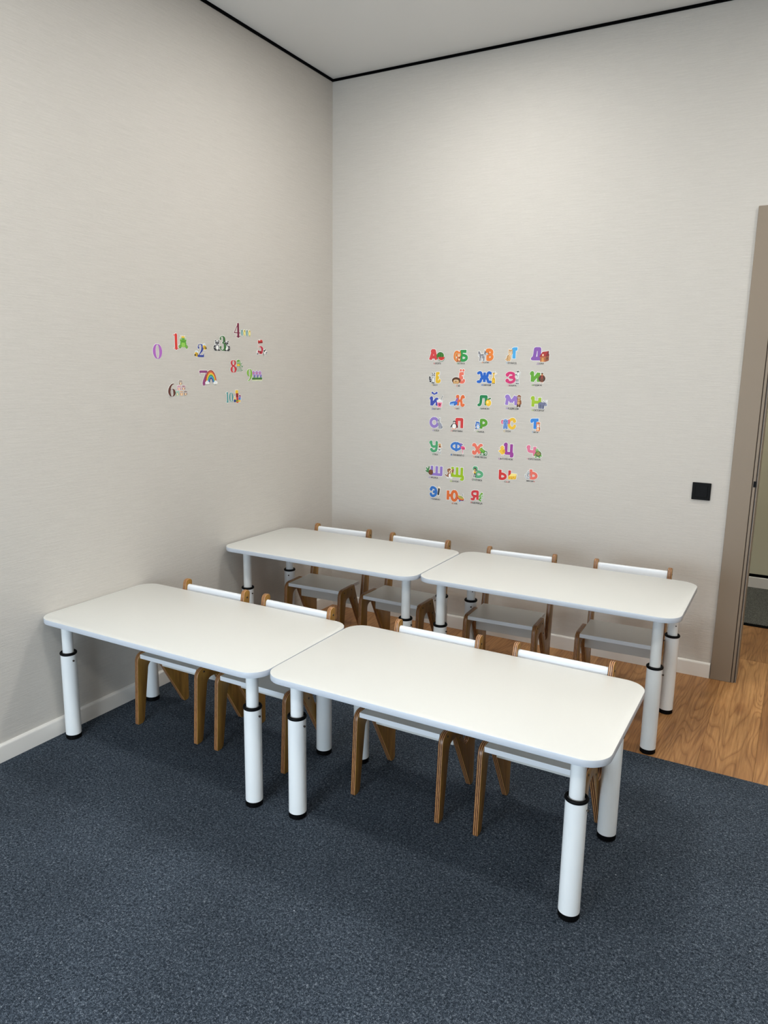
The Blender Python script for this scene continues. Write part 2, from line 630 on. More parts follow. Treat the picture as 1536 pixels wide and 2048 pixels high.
table('white adjustable table on the carpet, its short end against the left wall, at front',
      (0.002, -2.039), .002, 1.054, .509 - CARPET_Z, [(.072, .078), (.972, .078), (.984, .48), (.080, .48)], CARPET_Z)
table('white adjustable table standing out on the carpet, nearest table in the foreground right',
      (1.0585, -2.018), -.001, 1.060, .509 - CARPET_Z, [(.080, .078), (.976, .078), (.984, .48), (.080, .48)], CARPET_Z)
table('white adjustable table tucked into the corner where both walls meet',
      (0.011, -1.0195), .003, 1.058, .576, [(.076, .112), (.976, .112), (.976, .50), (.052, .50)], 0)
table('white adjustable table on the oak floor beside the doorway, far right',
      (1.0725, -.9900), -.001, 1.065, .576, [(.082, .092), (.982, .092), (.986, .49), (.060, .49)], 0)


# ------------------------------------------------------------------ chairs
def panel_mesh(s, sz, zt):
    zt /= sz
    P = [(.004, 0, .006), (.020, .3025, .034), (.158, .3025, .007), (.206, .188, .016), (.239, .188, .016), (.308, zt, .018),
         (.345, zt, .018), (.300, .15, .25), (.299, 0, .022), (.271, 0, .014), (.124, .252, .010), (.076, .252, .034), (.040, 0, .018)]
    pts = rounded([(a * s, b * sz, r * s) for a, b, r in P], 7)
    bm = extrude_outline(pts, lambda a, b, t: (t, a, b), -.009, .009, 0.0028, 2)
    me = finish(bm, 'side_panel', True, 40)
    me.materials.append(M_PLY)
    return me


screw_head = lathe('screw', [(0, 0), (.0042, 0), (.0036, .0016), (.0015, .0018), (.0012, .0006), (0, .0006)], 14)
screw_head.materials.append(M_STEEL)


def make_chair(s, sz, X, zt, zb):
    t = thing('childs_chair', 'chair', 'chair')
    pm = panel_mesh(s, sz, zt)
    half = X - .009
    for sx in (-1, 1):
        pn = link('side_panel', pm, t, (sx * X, 0, 0))
        for d, z in ((.055, .286), (.158, .236), (.130, .286), (.323, (zt - .030) / sz), (.3145, (zt - .08) / sz)):
            link('screw', screw_head, pn, (sx * .0088, d * s, z * sz), Euler((0, R(90) * sx, 0)))
    bm = bmesh.new()
    add_box(bm, -half, half, .031 * s, .238 * s, .2990 * sz - .0177, .2990 * sz, .0012, 2)
    me = finish(bm, 'seat')
    st_ = link('seat', me, t, mats=(M_WHITE, M_WHITE_LIT))
    for p in me.polygons:
        if abs(p.normal.z) < .8:
            p.material_index = 1
    bm = bmesh.new()
    add_box(bm, -half, half, .147 * s, .163 * s, .207 * sz, .2990 * sz - .018, .001)
    link('seat_rail', finish(bm, 'seat_rail'), t, mats=(M_WHITE,))
    # backrest board leaning with the posts, rounded top and bottom edges
    pts = rounded([(-.011, -.045, .008), (.011, -.045, .008), (.011, .045, .010), (-.011, .045, .010)], 5)
    bm = extrude_outline(pts, lambda a, b, q: (q, a, b), -half, half)
    me = finish(bm, 'backrest', True, 50)
    link('backrest', me, t, (0, .3205 * s - (zt - .055 - zb) * .12, zb), Euler((R(-7), 0, 0)), (M_WHITE_LIT,))
    return t


G_CH = 'white seated plywood childrens chairs'
front = make_chair(.995, .995, .1585, .541, .474)
back = make_chair(1.06, 1.115, .1610, .598, .538)
CHAIRS = [
    (front, (.367, -1.770), .006, CARPET_Z, "plywood child's chair under the front left table, left of the pair by the wall"),
    (front, (.785, -1.768), -.005, CARPET_Z, "plywood child's chair under the front left table, beside the joint with the next table"),
    (front, (1.391, -1.755), .003, CARPET_Z, "plywood child's chair at the nearest table, left one of the pair"),
    (front, (1.842, -1.754), .0, CARPET_Z, "plywood child's chair at the nearest table, right one beside the last leg"),
    (back, (.333, -.716), .05, 0, "taller plywood child's chair in the room corner behind the far left table"),
    (back, (.777, -.706), -.01, 0, "taller plywood child's chair behind the far left table, second from the corner"),
    (back, (1.348, -.708), .05, 0, "taller plywood child's chair behind the far right table, third from the corner"),
    (back, (1.855, -.672), .035, 0, "taller plywood child's chair nearest to the doorway behind the far right table"),
]
seen = set()
for proto, (cx, cy), rz, cz, lab in CHAIRS:
    o = proto if id(proto) not in seen else copy_tree(proto)
    seen.add(id(proto))
    o.location = (cx, cy, cz)
    o.rotation_euler = (0, 0, rz)
    tag(o, lab, 'chair', G_CH)

# ------------------------------------------------------------------ light switch
sw = thing('light_switch', 'square black light switch on the back wall beside the door casing', 'switch', (2.0675, 0, .905))
bm = bmesh.new()
add_box(bm, -.0405, .0405, -.009, 0, -.0405, .0405, .002, 2)
link('frame', finish(bm, 'frame'), sw, mats=(M_BLACK,))
bm = bmesh.new()
add_box(bm, -.0275, .0275, -.0125, -.0085, -.0275, .0275, .0012, 2)
link('rocker', finish(bm, 'rocker'), sw, mats=(M_BLACK,))

# ------------------------------------------------------------------ wall stickers: thin vinyl cut-outs in layers
STEP = 0.00001


class Ink:
    """flat vinyl shapes stacked in paint order; later shapes lie a hair further from the wall"""

    def __init__(self, base, grow=0.0, only=None):
        self.v, self.f, self.m, self.cols = [], [], [], []
        self.t, self.grow, self.only = base, grow, only
        self.box = (0, 0, 1, 1)

    def _face(self, pts, col):
        col = self.only or col
        if col not in self.cols:
            self.cols.append(col)
        n = len(self.v)
        self.v += [(x, y, self.t) for x, y in pts]
        self.f.append(tuple(range(n, n + len(pts))))
        self.t += 0.000003 if self.only else 0.000008
        self.m.append(self.cols.index(col))

    def _xy(self, p):
        cx, cy, w, h = self.box
        return cx + (p[0] - .5) * w, cy + (p[1] - .5) * h

    def nxt(self):
        if not self.only:
            self.t += STEP

    def ell(self, cx, cy, rx, ry, col, rot=0, n=20, a0=0, a1=360):
        x, y = self._xy((cx, cy))
        rx, ry = rx * self.box[2] + self.grow, ry * self.box[3] + self.grow
        pts = []
        cr, sr = math.cos(R(rot)), math.sin(R(rot))
        full = a1 - a0 >= 360
        for k in range(n if full else n + 1):
            a = R(a0 + (a1 - a0) * k / n)
            px, py = rx * math.cos(a), ry * math.sin(a)
            pts.append((x + px * cr - py * sr, y + px * sr + py * cr))
        self._face(pts, col)
        self.nxt()

    def poly(self, pts, col):
        q = [self._xy(p) for p in pts]
        self._face(q, col)
        if self.grow:
            self._stroke(q + q[:1], [self.grow] * (len(q) + 1), col, True)
        self.nxt()

    def line(self, pts, wd, col, smooth=False, cap=True):
        """stroke; wd in units of box height, or per-point widths as third value of the points"""
        if smooth:
            pts = catmull(pts)
        q = [self._xy(p) for p in pts]
        hh = self.box[3]
        ws = [(p[2] if len(p) > 2 else wd) * hh / 2 + self.grow for p in pts]
        if self.grow and not cap:
            for i_, j_ in ((0, 1), (-1, -2)):
                d_ = Vector(q[i_]) - Vector(q[j_])
                d_ = d_.normalized() * self.grow
                q[i_] = (q[i_][0] + d_.x, q[i_][1] + d_.y)
        self._stroke(q, ws, col, cap)
        self.nxt()

    def _stroke(self, q, ws, col, cap):
        n = len(q)
        for i in range(n - 1):
            (x0, y0), (x1, y1) = q[i], q[i + 1]
            L = math.hypot(x1 - x0, y1 - y0)
            if L < 1e-7:
                continue
            nx, ny = -(y1 - y0) / L, (x1 - x0) / L
            a, b = ws[i], ws[i + 1]
            self._face([(x0 + nx * a, y0 + ny * a), (x0 - nx * a, y0 - ny * a), (x1 - nx * b, y1 - ny * b), (x1 + nx * b, y1 + ny * b)], col)
        for i in range(n):
            if cap or 0 < i < n - 1:
                x, y = q[i]
                k = 10 if n < 8 else 8
                self._face([(x + ws[i] * math.cos(2 * math.pi * j / k), y + ws[i] * math.sin(2 * math.pi * j / k)) for j in range(k)], col)

    def build(self, name, parent, wall):
        me = bpy.data.meshes.new(name)
        pl = (lambda x, y, t: (x, -t, y)) if wall == 'back' else (lambda x, y, t: (t, x, y))
        me.from_pydata([pl(*v) for v in self.v], [], self.f)
        for c_ in self.cols:
            me.materials.append(ink(c_))
        for p, mi in zip(me.polygons, self.m):
            p.material_index = mi
        want = Vector((0, -1, 0)) if wall == 'back' else Vector((1, 0, 0))
        for p in me.polygons:
            if p.normal.dot(want) < 0:
                p.flip()
        me.update()
        o = bpy.data.objects.new(name, me)
        COL.objects.link(o)
        o.parent = parent
        return o


def catmull(pts, seg=6):
    P = [tuple(p) + ((None,) if len(p) == 2 else ()) for p in pts]
    P = [P[0]] + P + [P[-1]]
    out = []
    for i in range(1, len(P) - 2):
        a, b, c_, d = P[i - 1:i + 3]
        for k in range(seg):
            t = k / seg
            q = []
            for j in range(3):
                if b[j] is None:
                    continue
                q.append(.5 * (2 * b[j] + (c_[j] - a[j]) * t + (2 * a[j] - 5 * b[j] + 4 * c_[j] - d[j]) * t * t + (3 * b[j] - a[j] - 3 * c_[j] + d[j]) * t ** 3))
            out.append(tuple(q))
    out.append(tuple(v for v in P[-2] if v is not None))
    return out


# letters: strokes through the unit box; L straight, C curved, B ball
def L(*p): return ('L', p)
def C(*p): return ('C', p)


def ring(x0, y0, x1, y1):
    cx, cy, rx, ry = (x0 + x1) / 2, (y0 + y1) / 2, (x1 - x0) / 2, (y1 - y0) / 2
    return ('L', tuple((cx + rx * math.sin(2 * math.pi * k / 24), cy + ry * math.cos(2 * math.pi * k / 24)) for k in range(25)))


def bowl(x, y0, y1, xr):
    m = (y0 + y1) / 2
    return ('C', ((x, y1), (x + (xr - x) * .55, y1), (xr, m + (y1 - m) * .45), (xr, m - (m - y0) * .45), (x + (xr - x) * .55, y0), (x, y0)))


GLYPH = {
    'А': [L((0, 0), (.42, 1)), L((.42, 1), (.62, 1), (.95, 0)), L((.22, .30), (.84, .30)), C((.42, 1), (.3, 1.02), (.24, .92))],
    'Б': [L((.1, 0), (.1, 1), (1, 1)), bowl(.1, 0, .56, 1)],
    'В': [L((.12, 0), (.12, 1)), bowl(.12, .52, 1, .92), bowl(.12, 0, .52, 1), C((.12, 1), (.0, .98), (-.05, .86))],
    'Г': [L((.32, 0), (.32, 1), (1, 1)), C((.32, 1), (.12, .98), (.02, .84))],
    'Д': [L((.0, 0), (.02, .13), (1, .13), (1, .0)), C((.14, .13), (.28, .5), (.34, 1)), L((.34, 1), (.86, 1), (.86, .13))],
    'Е': [L((.2, .02), (.2, 1), (.95, 1)), L((.2, .5), (.8, .5)), C((.2, .02), (.6, 0), (.9, .05), (1, .2))],
    'Ё': [L((.2, .02), (.2, .74), (.95, .74)), L((.2, .38), (.8, .38)), C((.2, .02), (.6, 0), (.9, .04), (1, .16)), ('B', ((.25, 1.02, .085), (.85, 1.02, .085)))],
    'Ж': [L((.5, 0), (.5, 1)), C((.02, .92), (.16, 1), (.26, .86), (.3, .6), (.5, .5)), C((.98, .92), (.84, 1), (.74, .86), (.7, .6), (.5, .5)),
          C((.02, .03), (.2, .06), (.27, .34), (.5, .5)), C((.98, .03), (.8, .06), (.73, .34), (.5, .5))],
    'З': [C((.0, .78), (.15, .96), (.5, 1), (.88, .9), (.88, .64), (.42, .53)), C((.42, .53), (.94, .46), (1, .2), (.7, .02), (.3, 0), (.0, .16)), ('B', ((.02, .80, .16), (.02, .17, .16)))],
    'И': [L((.14, 0), (.14, 1)), L((1, 0), (1, 1)), L((.14, .05), (1, .95)), C((.14, 1), (.02, .98), (-.04, .86))],
    'Й': [L((.1, 0), (.1, .64)), L((.95, 0), (.95, .64)), L((.1, .05), (.95, .6)), C((.1, .64), (.0, .62), (-.04, .55)), C((.24, 1.02, .12), (.5, .93, .12), (.82, 1.02, .12)), ('B', ((.2, 1.03, .075), (.86, 1.03, .075)))],
    'К': [L((.12, 0), (.12, 1)), C((.98, .86), (.86, 1), (.7, .9), (.56, .56), (.12, .48)), C((.4, .5), (.64, .42), (.68, .1), (.84, 0), (.99, .1)), C((.12, 1), (.0, .98), (-.04, .88))],
    'Л': [C((.0, .02), (.16, .06), (.26, .36), (.28, 1)), L((.28, 1), (.96, 1), (.96, 0))],
    'М': [L((.04, 0), (.16, 1)), L((.16, 1), (.52, .3)), L((.52, .3), (.94, 1)), L((.94, 1), (1, 0)), C((.16, 1), (.04, .98), (.0, .88))],
    'Н': [L((.12, 0), (.12, 1)), L((1, 0), (1, 1)), L((.12, .5), (1, .5)), C((.12, 1), (.0, .98), (-.03, .88))],
    'О': [ring(0, 0, 1, 1)],
    'П': [L((.06, 0), (.06, 1), (.98, 1), (.98, 0))],
    'Р': [L((.1, 0), (.1, 1)), bowl(.1, .40, 1, 1)],
    'С': [C((1, .78), (.84, .97), (.5, 1), (.12, .82), (.0, .5), (.14, .16), (.5, .0), (.86, .06), (1.02, .26)), ('B', ((.94, .80, .15),))],
    'Т': [L((.0, .96), (1, 1)), L((.5, 1), (.5, 0)), C((.0, .96), (-.02, .86), (-.02, .8))],
    'У': [C((.06, 1), (.1, .7), (.3, .5), (.66, .5), (.96, .56)), C((.98, 1), (.98, .4), (.84, .06), (.4, -.02), (.1, .1)), ('B', ((.12, .14, .14),)), C((.06, 1), (-.05, .98), (-.08, .9))],
    'Ф': [L((.52, 0), (.52, 1)), ring(0, .2, 1, .95)],
    'Х': [L((.1, 1), (.82, 0)), C((1, .95), (.8, .9), (.3, .2), (.2, .0), (.0, .0), (-.04, .18)), C((.1, 1), (-.02, .98), (-.06, .9))],
    'Ц': [L((.14, 1), (.14, .22), (1, .22)), L((.86, 1), (.86, .22)), C((1, .22), (1, .02), (.84, .0)), C((.14, 1), (.02, .98), (-.02, .9))],
    'Ч': [C((.1, 1), (.06, .7), (.2, .5), (.9, .46)), L((.94, 1), (.94, 0)), C((.1, 1), (-.02, .98), (-.04, .88))],
    'Ш': [L((.06, 1), (.06, .06), (1, .06), (1, 1)), L((.54, 1), (.54, .06))],
    'Щ': [L((.06, 1), (.06, .26), (.9, .26), (.9, 1)), L((.48, 1), (.48, .26)), C((.9, .26), (1, .24), (1, .02), (.86, .0))],
    'Ъ': [C((.0, .84), (.06, 1), (.3, 1)), L((.3, 1), (.3, 0)), bowl(.3, 0, .56, 1)],
    'Ы': [L((.04, 1), (.04, 0)), bowl(.04, 0, .54, .56), L((.98, 1), (.98, 0))],
    'Ь': [L((.16, 1), (.16, 0)), bowl(.16, 0, .58, 1)],
    'Э': [C((.0, .78), (.16, .98), (.5, 1), (.88, .84), (1, .5), (.88, .16), (.5, 0), (.14, .04), (.0, .22)), L((.4, .5), (.95, .5)), ('B', ((.04, .78, .15),))],
    'Ю': [L((.06, 0), (.06, 1)), L((.06, .5), (.46, .5)), ring(.46, 0, 1, .98)],
    'Я': [L((.9, 0), (.9, 1)), ('C', ((.9, 1), (.4, 1), (.1, .88), (.1, .56), (.4, .44), (.9, .44))), C((.6, .44), (.4, .3), (.3, .04), (.0, .04))],
}
THICK = {'О': .27, 'З': .25, 'Ж': .24, 'Ё': .21, 'Й': .19, 'К': .22, 'Ц': .20, 'Щ': .19, 'Ш': .24, 'Ы': .24, 'Ф': .22, 'Е': .24, 'Ю': .24, 'Я': .24, 'Х': .25, 'У': .24}


def draw_letter(k, ch, bx, col):
    T_ = THICK.get(ch, .26)
    cx, cy, wd, hg = bx
    k.box = (cx, cy, max(wd - T_ * hg, .01), hg * (1 - T_))
    sc = 1 / (1 - T_)
    for kind, pts in GLYPH[ch]:
        if kind == 'L':
            k.line(pts, T_ * sc, col, False, cap=False)
        elif kind == 'C':
            k.line(pts, T_ * sc * .94, col, True)
        else:
            for x_, y_, r_ in pts:
                rr = r_ * hg
                k.ell(x_, y_, rr / k.box[2], rr / k.box[3], col)


# numerals with strong thick-thin contrast: (x, y, stroke width)
NUM = {
    '0': [('C', [(.5, .98, .03), (.3, .9, .13), (.17, .7, .22), (.14, .5, .25), (.17, .3, .22), (.3, .1, .13), (.5, .02, .03), (.7, .1, .13), (.83, .3, .22), (.86, .5, .25), (.83, .7, .22), (.7, .9, .13), (.5, .98, .03)])],
    '1': [('L', [(.56, .02, .25), (.56, .96, .25)]), ('L', [(.1, .02, .04), (1, .02, .04)]), ('L', [(.05, .95, .05), (.6, .97, .06)])],
    '2': [('C', [(.2, .7, .18), (.14, .78, .1), (.25, .93, .06), (.5, .97, .05), (.74, .88, .18), (.8, .7, .25), (.68, .5, .2), (.4, .28, .1), (.08, .06, .05)]),
          ('L', [(.08, .08, .15), (.9, .08, .17)]), ('L', [(.9, .08, .12), (.97, .3, .04)])],
    '3': [('C', [(.2, .78, .18), (.2, .88, .08), (.45, .97, .05), (.7, .88, .2), (.74, .72, .25), (.62, .58, .1), (.4, .53, .04)]),
          ('C', [(.4, .53, .04), (.7, .48, .12), (.84, .28, .27), (.7, .08, .15), (.42, .02, .05), (.15, .1, .08), (.16, .22, .18)])],
    '4': [('L', [(.66, .02, .24), (.66, .98, .24)]), ('L', [(.62, .98, .07), (.03, .3, .07), (.98, .3, .07)]), ('L', [(.36, .02, .06), (.96, .02, .06)])],
    '5': [('L', [(.22, .92, .15), (.84, .94, .13)]), ('L', [(.22, .95, .03), (.18, .5, .03)]), ('C', [(.18, .5, .03), (.45, .62, .06), (.76, .5, .22), (.84, .3, .27), (.7, .08, .17), (.42, .02, .05), (.15, .08, .08), (.16, .2, .18)])],
    '6': [('C', [(.82, .96, .05), (.55, .92, .1), (.26, .68, .2), (.15, .35, .25), (.3, .08, .13), (.5, .02, .03), (.74, .1, .14), (.84, .3, .25), (.74, .5, .15), (.52, .58, .03), (.28, .48, .06), (.2, .4, .08)])],
    '7': [('L', [(.03, .92, .17), (.96, .92, .17)]), ('L', [(.03, .92, .06), (.02, .7, .03)]), ('C', [(.94, .9, .04), (.7, .55, .12), (.55, .25, .24), (.52, .08, .28)])],
    '8': [('C', [(.5, .98, .03), (.24, .9, .14), (.18, .76, .22), (.28, .62, .16), (.6, .5, .12), (.84, .32, .25), (.76, .1, .16), (.5, .02, .03), (.22, .1, .16), (.14, .28, .24), (.3, .46, .12), (.6, .58, .1), (.78, .74, .2), (.74, .9, .14), (.5, .98, .03)])],
    '9': [('C', [(.2, .05, .06), (.48, .1, .1), (.75, .34, .2), (.86, .66, .25), (.72, .92, .13), (.5, .98, .03), (.26, .9, .14), (.16, .7, .25), (.26, .5, .15), (.48, .42, .03), (.72, .52, .06), (.8, .6, .08)])],
    '10': [('L', [(.2, .02, .18), (.2, .98, .18)]), ('L', [(0, .02, .05), (.4, .02, .05)]), ('L', [(.0, .95, .05), (.22, .97, .06)]),
           ('C', [(.7, .98, .03), (.56, .86, .12), (.5, .5, .2), (.56, .14, .12), (.7, .02, .03), (.84, .14, .12), (.9, .5, .2), (.84, .86, .12), (.7, .98, .03)])],
}


def draw_number(k, ch, bx, col):
    k.box = bx
    for kind, pts in NUM[ch]:
        k.line(pts, .1, col, kind == 'C')


# colours of the printed pictures
WH, BK, GY, LG = (238, 238, 234), (40, 38, 40), (130, 130, 136), (188, 188, 192)
RD, DR, OR, YE, LY = (205, 50, 45), (140, 32, 36), (222, 120, 45), (236, 190, 50), (244, 222, 130)
GR, DG, LGN = (95, 165, 50), (45, 100, 45), (150, 200, 90)
BL, DB, LB, PU, PK = (50, 110, 195), (40, 60, 130), (130, 175, 225), (140, 95, 175), (232, 130, 160)
BR, DBR, TN, CR = (140, 84, 46), (84, 52, 34), (205, 160, 105), (236, 208, 170)


def face(k, x, y, r, c_, ear=None, eye=BK, muz=None):
    k.ell(x, y, r, r * .9, c_)
    if muz:
        k.ell(x, y - r * .35, r * .55, r * .42, muz)
    for s_ in (-1, 1):
        k.ell(x + s_ * r * .38, y + r * .15, r * .2, r * .24, WH)
        k.ell(x + s_ * r * .34, y + r * .12, r * .11, r * .14, eye)
    k.ell(x, y - r * .25, r * .16, r * .11, BK)


def p_watermelon(k):
    k.ell(.44, .6, .42, .38, DG)
    for a in (-.26, -.09, .09, .26):
        k.line([(.44 + a, .9 - abs(a) * .4), (.44 + a * 1.35, .6), (.44 + a, .3)], .05, GR, True)
    k.ell(.58, .46, .42, .42, DG, 0, 16, 180, 360)
    k.ell(.58, .47, .38, .37, WH, 0, 16, 180, 360)
    k.ell(.58, .48, .36, .33, RD, 0, 16, 180, 360)
    for x_, y_ in ((.4, .38), (.58, .3), (.75, .38), (.5, .42), (.67, .42)):
        k.ell(x_, y_, .018, .03, BK)


def p_squirrel(k):
    k.line([(.35, .1), (.08, .35), (.1, .75), (.3, .92), (.42, .75), (.3, .6)], .26, OR, True)
    k.line([(.3, .15), (.15, .4), (.17, .72), (.3, .82)], .1, TN, True)
    k.ell(.6, .32, .24, .3, (205, 95, 35))
    k.ell(.66, .3, .13, .2, CR)
    k.ell(.5, .93, .07, .12, OR); k.ell(.76, .93, .07, .12, OR)
    face(k, .62, .68, .27, OR, muz=CR)
    k.ell(.68, .38, .12, .1, BR); k.ell(.48, .05, .15, .06, BR); k.ell(.78, .05, .15, .06, BR)


def p_wolf(k):
    k.ell(.12, .62, .11, .26, GY, 20); k.ell(.08, .5, .08, .1, LG)
    k.ell(.42, .42, .3, .2, GY)
    for x_ in (.2, .34, .54, .66):
        k.line([(x_, .4), (x_ - .02, .03)], .11, GY if x_ in (.2, .54) else LG)
    k.ell(.62, .55, .12, .2, LG)
    k.poly([(.56, .75), (.6, 1), (.7, .82)], GY); k.poly([(.78, .82), (.86, 1), (.9, .75)], GY)
    k.ell(.73, .7, .18, .17, GY)
    k.ell(.84, .62, .13, .1, LG)
    k.ell(.94, .64, .04, .04, BK); k.ell(.7, .76, .03, .045, BK); k.ell(.8, .77, .03, .045, BK)


def p_cheetah(k):
    k.line([(.2, .2), (.05, .15), (.3, .02)], .07, TN, True)
    k.ell(.42, .28, .26, .26, TN); k.ell(.5, .3, .12, .2, CR)
    k.line([(.52, .4), (.56, .04)], .1, TN); k.line([(.38, .3), (.36, .05)], .1, TN)
    k.ell(.42, .92, .08, .07, TN); k.ell(.78, .92, .08, .07, TN)
    face(k, .6, .72, .26, TN, muz=CR)
    for x_, y_ in ((.3, .35), (.26, .22), (.38, .42), (.34, .14), (.46, .86), (.62, .9), (.3, .48)):
        k.ell(x_, y_, .03, .03, DBR)


def p_house(k):
    k.poly([(.1, .0), (.62, .0), (.62, .5), (.1, .5)], (176, 104, 62))
    k.poly([(.62, .0), (.96, .12), (.96, .58), (.62, .5)], (140, 78, 48))
    k.poly([(.78, .8), (.92, .8), (.92, 1), (.78, 1)], (110, 55, 40))
    k.poly([(.0, .45), (.3, .92), (.84, .98), (.62, .5)], (165, 45, 40))
    k.poly([(.62, .5), (.84, .98), (1, .58)], (120, 35, 35))
    k.poly([(.26, .0), (.46, .0), (.46, .32), (.36, .38), (.26, .32)], (212, 150, 80))
    k.ell(.36, .62, .08, .1, CR); k.poly([(.72, .22), (.86, .27), (.86, .42), (.72, .38)], (90, 50, 34))
    k.line([(.1, .25), (.26, .25)], .02, DBR); k.line([(.46, .25), (.62, .25)], .02, DBR)


def p_raccoon(k):
    k.ell(.17, .38, .17, .3, BK, 12)
    k.line([(.05, .5), (.3, .44)], .05, LG); k.line([(.05, .32), (.32, .28)], .05, LG)
    k.ell(.62, .34, .24, .32, GY); k.ell(.64, .32, .14, .24, WH)
    k.ell(.5, .94, .07, .08, BK); k.ell(.84, .94, .07, .08, BK)
    k.ell(.66, .76, .26, .2, LG)
    k.ell(.55, .76, .1, .08, BK, 20); k.ell(.77, .76, .1, .08, BK, -20)
    k.ell(.66, .68, .1, .08, WH); k.ell(.66, .7, .04, .035, BK); k.ell(.57, .77, .03, .03, WH); k.ell(.75, .77, .03, .03, WH)
    k.ell(.52, .04, .12, .05, BK); k.ell(.76, .04, .12, .05, BK)


def p_hedgehog(k):
    k.ell(.5, .52, .48, .48, DBR)
    for a in range(0, 360, 20):
        k.line([(.5 + .4 * math.cos(R(a)), .5 + .4 * math.sin(R(a))), (.5 + .5 * math.cos(R(a + 8)), .5 + .5 * math.sin(R(a + 8)))], .06, DBR)
    k.ell(.5, .36, .34, .32, TN)
    k.ell(.36, .5, .06, .09, WH); k.ell(.6, .5, .06, .09, WH); k.ell(.37, .49, .03, .06, BK); k.ell(.59, .49, .03, .06, BK)
    k.ell(.48, .36, .05, .08, BK); k.ell(.25, .08, .1, .07, TN); k.ell(.72, .08, .1, .07, TN)


def p_giraffe(k):
    k.ell(.45, .38, .28, .14, YE); k.line([(.42, .4), (.48, .8)], .11, YE)
    for x_ in (.26, .4, .54, .68):
        k.line([(x_, .35), (x_, .03)], .07, YE); k.ell(x_, .03, .09, .03, DBR)
    k.ell(.5, .84, .24, .08, YE); k.ell(.68, .82, .12, .06, CR)
    k.line([(.36, .88), (.3, 1)], .03, DBR); k.line([(.6, .88), (.66, 1)], .03, DBR)
    k.ell(.92, .86, .07, .03, YE); k.ell(.12, .86, .08, .03, YE); k.ell(.46, .86, .04, .025, BK)
    for x_, y_ in ((.36, .4), (.5, .42), (.6, .36), (.44, .55), (.47, .67), (.3, .22), (.66, .2)):
        k.ell(x_, y_, .05, .025, BR)


def p_zebra(k):
    k.ell(.5, .34, .26, .2, WH)
    k.line([(.5, .4), (.52, .74)], .16, WH)
    for x_ in (.32, .5, .7):
        k.line([(x_, .3), (x_ + .04, .03)], .08, LG); k.ell(x_ + .05, .03, .1, .03, BK)
    k.ell(.5, .8, .27, .12, WH, 15); k.ell(.3, .72, .14, .07, GY)
    for a in (.3, .42, .54, .66):
        k.line([(a, .46 - a * .1), (a + .05, .24)], .025, BK)
    for b in (.5, .58, .66):
        k.line([(.4, b), (.64, b + .03)], .025, BK)
    for x_ in (.4, .52, .64):
        k.line([(x_, .9), (x_ + .1, 1)], .04, BK)
    k.ell(.5, .82, .05, .03, BK); k.line([(.76, .36), (.95, .9)], .025, GY)


def p_turkey(k):
    k.ell(.5, .45, .5, .34, DBR); k.ell(.5, .43, .38, .27, (60, 38, 30))
    for a in range(20, 170, 25):
        k.ell(.5 + .44 * math.cos(R(a)), .46 + .3 * math.sin(R(a)), .06, .05, BR)
    k.ell(.5, .4, .25, .24, (110, 62, 42)); k.ell(.5, .84, .16, .12, TN); k.line([(.5, .8), (.5, .5)], .1, (176, 60, 50))
    k.ell(.5, .95, .18, .05, DBR); k.ell(.44, .86, .035, .03, BK); k.ell(.56, .86, .035, .03, BK); k.poly([(.44, .8), (.56, .8), (.5, .7)], OR)
    k.line([(.38, .16), (.36, .02)], .04, OR); k.line([(.62, .16), (.64, .02)], .04, OR)


def p_yoghurt(k):
    k.line([(.62, .55), (.92, 1)], .04, BK)
    k.poly([(.12, .55), (.88, .55), (.74, .0), (.3, .0)], PK); k.poly([(.12, .55), (.88, .55), (.86, .42), (.16, .42)], WH)
    k.ell(.5, .58, .42, .08, LG); k.ell(.5, .59, .36, .055, WH)
    k.ell(.52, .24, .15, .12, DR); k.ell(.5, .27, .05, .04, PK)


def p_whale(k):
    k.poly([(.62, .55), (.8, .95), (1, 1), (.92, .6)], PU)
    k.ell(.48, .32, .46, .26, BL, 12); k.ell(.36, .2, .32, .14, LB, 10)
    k.poly([(.0, .4), (.25, .55), (.3, .35)], BL)
    k.line([(.1, .1), (.5, .14)], .04, WH); k.poly([(.5, .3), (.62, .05), (.66, .3)], DB); k.ell(.3, .4, .03, .045, BK)


def p_lemon(k):
    k.ell(.5, .42, .46, .38, YE, 10); k.ell(.5, .08, .12, .07, YE); k.ell(.38, .5, .16, .16, LY)
    k.line([(.5, .78), (.5, .9)], .06, BR); k.ell(.66, .9, .28, .08, DG, 15); k.ell(.32, .86, .16, .05, GR, -25)


def p_bear(k):
    k.ell(.54, .38, .36, .33, BR); k.ell(.44, .36, .22, .22, TN)
    k.ell(.26, .93, .1, .06, BR); k.ell(.78, .93, .1, .06, BR)
    face(k, .5, .77, .34, BR, muz=TN)
    k.line([(.3, .18), (.28, .05)], .15, DBR); k.line([(.68, .18), (.7, .05)], .15, DBR); k.line([(.84, .55), (.9, .3)], .12, BR)


def p_rhino(k):
    c_ = (108, 112, 140)
    k.ell(.38, .48, .36, .28, c_)
    for x_ in (.12, .28, .46, .6):
        k.line([(x_, .4), (x_, .06)], .17, c_ if x_ in (.12, .46) else (88, 92, 118))
    k.ell(.72, .55, .2, .2, c_); k.ell(.86, .46, .13, .14, (124, 128, 154))
    k.poly([(.88, .56), (.98, .98), (.98, .52)], LG); k.poly([(.76, .7), (.84, .95), (.88, .66)], LG); k.poly([(.6, .72), (.58, .95), (.7, .76)], c_)
    k.ell(.76, .58, .03, .04, BK); k.line([(.05, .6), (.0, .4)], .04, c_)


